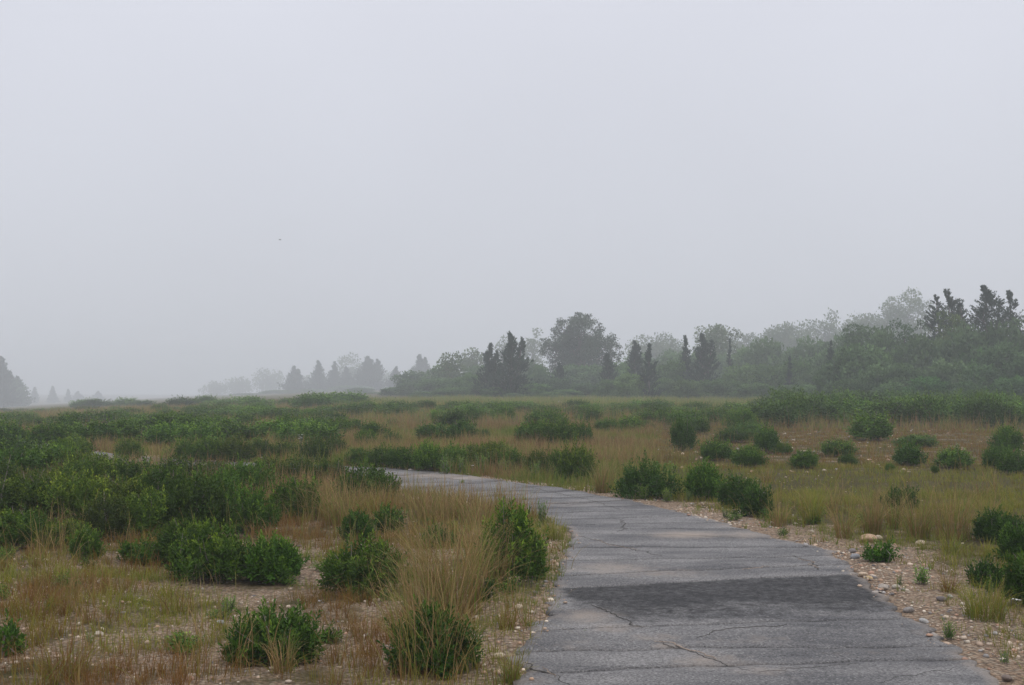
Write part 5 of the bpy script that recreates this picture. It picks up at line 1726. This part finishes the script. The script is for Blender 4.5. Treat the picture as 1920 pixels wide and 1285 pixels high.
for row in (
    (800, 1262, 1030, 170, 'tallest straw grass clump leaning over the bottom dark shrub', 300, STRAW_T, 0.35, -0.25),
    (850, 1150, 928, 150, 'dense brown grass clump left of the tall bright-topped shrub', 420, STRAW_T, 0.28, -0.15),
    (795, 1160, 985, 110, 'loose straw grass clump left of the dense brown one', 240, STRAW_T, 0.4, -0.4),
    (905, 1060, 930, 90, 'straw grass clump rising behind the tall bright-topped shrub', 180, STRAW_T, 0.3, 0.0),
    (915, 1108, 958, 96, 'leaning tan grass clump in front of the tall bright-topped shrub', 190, STRAW_T, 0.4, 0.2),
    (640, 985, 870, 90, 'pale grass clump arching left of the near bend', 170, STRAW_T, 0.45, -0.3),
    (590, 975, 880, 80, 'pale grass clump against the right end of the left thicket', 150, STRAW_T, 0.45, -0.3),
    (810, 975, 905, 120, 'brown grass clump hiding the inner edge of the bend', 260, STRAW_T, 0.35, -0.1),
    (900, 985, 912, 110, 'brown grass clump at the inner edge of the bend, right one', 240, STRAW_T, 0.3, 0.0),
    (700, 975, 905, 100, 'olive-brown grass clump in front of the near bend shrub', 200, BROWN_T, 0.4, 0.0),
    (1130, 924, 852, 52, 'tall brown grass clump left of the spreading verge shrub', 190, STRAW_T, 0.22, 0.1),
    (1522, 982, 902, 66, 'pale grass clump right of the two dark verge shrubs', 190, OLIVE_T, 0.35, 0.0),
    (1635, 1004, 898, 62, 'upright brown grass clump behind the tan stone', 230, STRAW_T, 0.18, 0.0),
    (1582, 1010, 930, 56, 'thin brown grass clump left of the upright brown one', 130, STRAW_T, 0.3, 0.0),
    (1722, 1010, 905, 80, 'straw grass clump right of the low dark shrub, left one', 190, STRAW_T, 0.25, 0.0),
    (1785, 1012, 890, 90, 'straw grass clump right of the low dark shrub, right one', 220, STRAW_T, 0.28, 0.1),
    (1780, 1040, 985, 60, 'low olive grass clump in front of the straw clumps', 120, OLIVE_T, 0.4, 0.0),
    (1845, 1160, 1070, 96, 'olive grass clump in front of the right edge shrubs', 300, OLIVE_T, 0.35, 0.0),
    (1780, 1110, 1055, 60, 'sparse brown grass clump right of the broad-leaved plant', 110, BROWN_T, 0.45, 0.0),
    (1460, 988, 918, 52, 'thin dry grass clump just right of the front dark verge shrub', 90, STRAW_T, 0.3, 0.0),
    (1562, 962, 898, 50, 'tall dry grass clump in the olive flat behind the verge', 90, STRAW_T, 0.25, 0.1),
    (1676, 990, 900, 50, 'tall dry grass clump between the brown and straw clumps', 110, STRAW_T, 0.25, 0.0),
    (1852, 1004, 915, 60, 'tall dry grass clump left of the right edge shrubs', 120, STRAW_T, 0.3, -0.1),
    (1838, 936, 886, 54, 'far dry grass clump in the right field', 90, PINK_T, 0.3, 0.0),
    (1440, 905, 868, 46, 'small dry grass clump below the upright dark shrub', 80, STRAW_T, 0.3, 0.0),
    (530, 1262, 1170, 80, 'straw grass clump at the foot of the lowest left shrub', 110, STRAW_T, 0.4, 0.3),
    (120, 1275, 1150, 120, 'brown grass clump in the lower left corner', 200, BROWN_T, 0.35, 0.0),
    (60, 1160, 1075, 100, 'thin brown grass clump on the left sand', 130, BROWN_T, 0.4, 0.0),
    (330, 1150, 1070, 90, 'sparse rusty grass clump below the foreground shrub clump', 120, BROWN_T, 0.4, 0.0),
    (960, 1278, 1195, 50, 'grass clump at the lower left corner of the path', 120, OLIVE_T, 0.3, 0.0),
    (950, 1180, 1110, 60, 'thin reddish grass clump on the left gravel shoulder', 90, BROWN_T, 0.3, 0.0),
    (1000, 1085, 1030, 60, 'reddish grass clump between the bright-topped shrub and the path', 130, OLIVE_T, 0.35, 0.0),
    (1040, 1012, 960, 60, 'grass clump on the tip of the inner bend', 130, OLIVE_T, 0.35, 0.0),
    (960, 880, 838, 60, 'straw grass clump on the far verge centre', 120, STRAW_T, 0.3, 0.0),
    (1040, 892, 842, 50, 'straw grass clump left of the dark verge shrub', 120, STRAW_T, 0.3, 0.1),
    (300, 870, 822, 80, 'pinkish grass clump beside the far path strip', 150, PINK_T, 0.3, 0.0),
    (405, 905, 868, 40, 'brown grass clump in the gap of the left thicket', 90, STRAW_T, 0.3, 0.0),
    (200, 1000, 955, 30, 'few bleached dry stalks in the left thicket front', 30, [(1, STRAW, STRAW * 1.3)], 0.5, 0.2),
):
    clump(*row)

# ------------------------------------------------------------------ gravel and stones
def ico():
    t = (1 + 5 ** 0.5) / 2
    v = unit(np.array([[-1, t, 0], [1, t, 0], [-1, -t, 0], [1, -t, 0], [0, -1, t], [0, 1, t], [0, -1, -t], [0, 1, -t], [t, 0, -1], [t, 0, 1], [-t, 0, -1], [-t, 0, 1]], float))
    f = np.array([[0, 11, 5], [0, 5, 1], [0, 1, 7], [0, 7, 10], [0, 10, 11], [1, 5, 9], [5, 11, 4], [11, 10, 2], [10, 7, 6], [7, 1, 8], [3, 9, 4], [3, 4, 2], [3, 2, 6], [3, 6, 8], [3, 8, 9], [4, 9, 5], [2, 4, 11], [6, 2, 10], [8, 6, 7], [9, 8, 1]])
    return v, f

IV, IF = ico()

def subdivide(v, f):
    v = list(map(tuple, v)); cache = {}
    def mid(a, b):
        k = (min(a, b), max(a, b))
        if k not in cache:
            m = np.array(v[a]) + np.array(v[b]); m = m / np.linalg.norm(m)
            v.append(tuple(m)); cache[k] = len(v) - 1
        return cache[k]
    nf = []
    for a, b, c in f:
        x_, y_, z_ = mid(a, b), mid(b, c), mid(c, a)
        nf += [(a, x_, z_), (b, y_, x_), (c, z_, y_), (x_, y_, z_)]
    return np.array(v), np.array(nf)

def pebbles(rng, x, y, size):
    n = len(x)
    sd_ = path_sdf(x, y)
    z = terrain(x, y, sd_) + np.where(sd_ < 0.0, 0.026, 0.0)
    sc3 = np.stack([rng.uniform(0.8, 1.3, n), rng.uniform(0.7, 1.1, n), rng.uniform(0.4, 0.75, n)], 1) * size[:, None] * 0.5
    a = rng.uniform(0, 6.28, n)
    v = IV[None] * (1 + rng.normal(size=(n, 12, 1)) * 0.10) * sc3[:, None]
    ca, sa = np.cos(a)[:, None], np.sin(a)[:, None]
    vx = v[..., 0] * ca - v[..., 1] * sa; vy = v[..., 0] * sa + v[..., 1] * ca
    V = np.stack([vx + x[:, None], vy + y[:, None], v[..., 2] + (z + size * 0.10)[:, None]], -1).reshape(-1, 3)
    f = (IF[None] + (np.arange(n) * 12)[:, None, None]).reshape(-1, 3)
    pal = np.array([[0.46, 0.34, 0.25], [0.52, 0.42, 0.33], [0.38, 0.25, 0.17], [0.30, 0.28, 0.27], [0.60, 0.52, 0.42], [0.44, 0.27, 0.19], [0.17, 0.155, 0.15]])
    c = pal[rng.choice(len(pal), n, p=[.20, .20, .16, .12, .14, .10, .08])] * rng.uniform(0.7, 1.3, (n, 1))
    C = np.repeat(c, 12, 0)
    return V, f, C

rng = np.random.default_rng(91)
x, y = scatter(rng, 112000, 5.2, 22)
sdf = path_sdf(x, y)
px, py = project(x, y, 0.0)
pr = np.where(px > 1070, np.clip(1.1 - sdf / 1.25, 0.05, 1), np.clip(1.0 - sdf / 0.7, 0.30 * np.clip((15 - np.hypot(x, y)) / 4, 0.15, 1), 1))
cl = np.clip((fnoise(x * 2.2, y * 2.2, 15) - 0.30) * 3.0, 0, 1)
keep = (sdf > -0.14) & ((sdf > -0.02) | (rng.random(len(x)) < 0.16)) & (rng.random(len(x)) < pr * cl * 0.9) & (sdf < 6)
x, y = x[keep], y[keep]
sz = np.clip(rng.lognormal(math.log(0.017), 0.5, len(x)), 0.009, 0.06)
V, f, C = pebbles(rng, x, y, sz)
o = link(bpy.data.objects.new('gravel', make_mesh('gravel', V, f, C, M_PEBBLE, smooth=True))); kind(o, 'stuff')
o['label'] = 'tan and grey gravel strewn on the path shoulders'; o['category'] = 'gravel'
print('gravel', len(x))

# pale stones strewn over the brown flat further off
x, y = scatter(rng, 9000, 22, 46)
px, py = project(x, y, 0.0)
keep = (px > 1200) & (py > 792) & (py < 890) & (rng.random(len(x)) < 0.25 * np.clip((fnoise(x * 0.5, y * 0.5, 17) - 0.3) * 3, 0, 1))
x, y = x[keep], y[keep]
V, f, C = pebbles(rng, x, y, rng.uniform(0.03, 0.11, len(x)))
o = link(bpy.data.objects.new('field_pebbles', make_mesh('field_pebbles', V, f, C * 1.1, M_PEBBLE, smooth=True))); kind(o, 'stuff')
o['label'] = 'pale pebbles strewn over the brown flat'; o['category'] = 'gravel'

STONE = []
for k in range(4):
    r = np.random.default_rng(40 + k)
    v, f = subdivide(*subdivide(IV, IF))
    n3 = 0.72 + 0.55 * fnoise(v[:, 0] * 1.4 + 9 * k + 30, v[:, 1] * 1.4 + v[:, 2] * 1.2 + 30, 6)
    v = v * n3[:, None] * np.array([1.0, 0.8, 0.62])
    STONE.append(make_mesh('stone', v * 0.5, f, mat=M_STONE, smooth=True))

for k, (px, b, wp, col, lab) in enumerate([
    (1628, 1016, 34, (0.46, 0.32, 0.21), 'large tan stone on the gravel behind the small leafy shrub'),
    (1648, 1011, 16, (0.55, 0.45, 0.36), 'pale stone touching the large tan stone'),
    (1598, 1036, 17, (0.22, 0.20, 0.20), 'grey rounded stone left of the small leafy shrub'),
    (1603, 1047, 19, (0.27, 0.28, 0.31), 'blue-grey flat stone on the gravel left of the leafy shrub'),
    (1726, 1021, 18, (0.50, 0.40, 0.31), 'pale stone at the foot of the straw clumps'),
    (1618, 1080, 18, (0.55, 0.44, 0.33), 'round cream stone at the path edge'),
    (1628, 1087, 16, (0.55, 0.42, 0.24), 'yellowish stone at the path edge'),
    (1648, 1112, 15, (0.14, 0.125, 0.13), 'dark stone at the path edge below the yellowish stone'),
    (1656, 1104, 20, (0.42, 0.38, 0.34), 'pale flat stone beside the dark edge stone'),
    (1680, 1103, 16, (0.48, 0.44, 0.38), 'whitish stone right of the dark edge stone'),
    (1640, 1115, 16, (0.40, 0.36, 0.33), 'grey-pink stone lying on the asphalt rim'),
    (1765, 1127, 20, (0.16, 0.14, 0.14), 'dark stone on the shoulder below the broad-leaved plant'),
    (1782, 1121, 13, (0.40, 0.38, 0.37), 'small grey stone beside the dark shoulder stone'),
    (1703, 1148, 22, (0.27, 0.25, 0.24), 'flat grey stone near the asphalt rim'),
    (1733, 1168, 18, (0.40, 0.40, 0.40), 'light grey stone on the shoulder'),
    (1742, 1187, 13, (0.12, 0.10, 0.10), 'small dark stone on the asphalt rim'),
    (1752, 1196, 20, (0.40, 0.36, 0.33), 'broken pale stone on the asphalt rim'),
    (1888, 1275, 22, (0.20, 0.16, 0.14), 'brown stone in the lower right corner'),
    (1388, 962, 10, (0.6, 0.56, 0.5), 'white pebble right of the path below the dark verge shrubs'),
    (935, 1234, 24, (0.55, 0.45, 0.35), 'large cream stone on the left gravel shoulder'),
    (972, 1142, 18, (0.55, 0.46, 0.36), 'cream stone on the left shoulder near the dark slab'),
    (996, 1150, 13, (0.55, 0.49, 0.41), 'small whitish stone at the left asphalt rim'),
    (935, 1264, 18, (0.50, 0.36, 0.26), 'tan stone at the bottom left of the path'),
    (412, 1170, 16, (0.42, 0.44, 0.50), 'bluish white stone on the left sand'),
    (186, 1192, 18, (0.50, 0.44, 0.36), 'pale stone in the brown foreground grass'),
    (512, 1256, 16, (0.52, 0.43, 0.33), 'cream stone below the lowest left shrub'),
    (770, 883, 9, (0.6, 0.55, 0.5), 'white stone at the far end of the visible path'),
    (1000, 758, 13, (0.45, 0.38, 0.36), 'pinkish boulder in the far grass below the central cedar'),
    (1050, 756, 9, (0.5, 0.45, 0.42), 'pale boulder in the far grass below the oak'),
]):
    p = ground(px, b)
    s = wp / F * p[1]
    r = np.random.default_rng(900 + k)
    p[2] += s * 0.16
    solo('stone', STONE[k % 4], lab, 'stone', p, (r.normal() * 0.15, r.normal() * 0.15, r.uniform(0, 6.28)), (s, s, s * r.uniform(0.8, 1.0)), group='loose stones', tint=col)

# ------------------------------------------------------------------ bird in flight
def bird():
    p = at(525, 450, 62)
    t = thing('bird', 'small dark bird flying in the misty sky', 'bird', p, math.radians(20), (0.62, 0.62, 0.62))
    # body: a spindle along x
    n = 10
    u = np.linspace(0, 1, n)
    pts = np.stack([(u - 0.45) * 0.22, np.zeros(n), 0.008 * np.sin(u * 3.1)], 1)
    rad = 0.028 * np.sin(np.clip(u, 0.03, 0.99) * math.pi) ** 0.7 + 0.002
    part('body', make_mesh('bird_body', *tube_geo([(pts, rad)], 8), mat=M_BIRD, smooth=True), t)
    V = np.array([[-0.10, -0.02, 0], [-0.10, 0.02, 0], [-0.17, 0.035, 0.0], [-0.17, -0.035, 0.0], [-0.10, -0.02, 0.004], [-0.10, 0.02, 0.004], [-0.17, 0.035, 0.003], [-0.17, -0.035, 0.003]])
    part('tail', make_mesh('bird_tail', V, np.array([[0, 1, 2, 3], [4, 7, 6, 5], [0, 4, 5, 1], [1, 5, 6, 2], [2, 6, 7, 3], [3, 7, 4, 0]]), mat=M_BIRD), t)
    for s in (-1, 1):
        m = 7
        w_ = np.linspace(0, 1, m)
        yy = s * (0.015 + 0.19 * w_); zz = 0.07 * np.sin(w_ * 1.6) - 0.05 * w_ ** 2
        xf = 0.045 - 0.10 * w_ ** 2; xb = xf - 0.085 * (1 - w_) ** 0.6 - 0.012
        T_ = np.concatenate([np.stack([xf, yy, zz + 0.006], 1), np.stack([xb, yy, zz + 0.003], 1), np.stack([xf, yy, zz], 1), np.stack([xb, yy, zz], 1)])
        f = []
        for k in range(m - 1):
            f += [[k, k + 1, m + k + 1, m + k], [2 * m + k, 3 * m + k, 3 * m + k + 1, 2 * m + k + 1], [k, 2 * m + k, 2 * m + k + 1, k + 1], [m + k, m + k + 1, 3 * m + k + 1, 3 * m + k]]
        part('wing', make_mesh('bird_wing', T_, np.array(f), mat=M_BIRD), t)

bird()

# ------------------------------------------------------------------ the mist
def haze():
    x0, x1, y0, y1, z0, z1 = -1560, 1560, -160, 1560, -13.0, 34.0
    V = np.array([[x, y, z] for z in (z0, z1) for y in (y0, y1) for x in (x0, x1)], float)
    f = np.array([[0, 2, 3, 1], [4, 5, 7, 6], [0, 1, 5, 4], [2, 6, 7, 3], [0, 4, 6, 2], [1, 3, 7, 5]])
    m, t, o_ = new_mat('mist')
    pv = N(t, 'ShaderNodeVolumePrincipled')
    pv.inputs['Color'].default_value = (0.92, 0.955, 1.0, 1)
    pv.inputs['Density'].default_value = HAZE_DENSITY
    pv.inputs['Anisotropy'].default_value = 0.0
    t.links.new(pv.outputs[0], o_.inputs['Volume'])
    ob = link(bpy.data.objects.new('haze', make_mesh('haze', V, f, mat=m)))
    kind(ob, 'stuff')
    ob['label'] = 'pale grey sea mist over the whole heath'

haze()
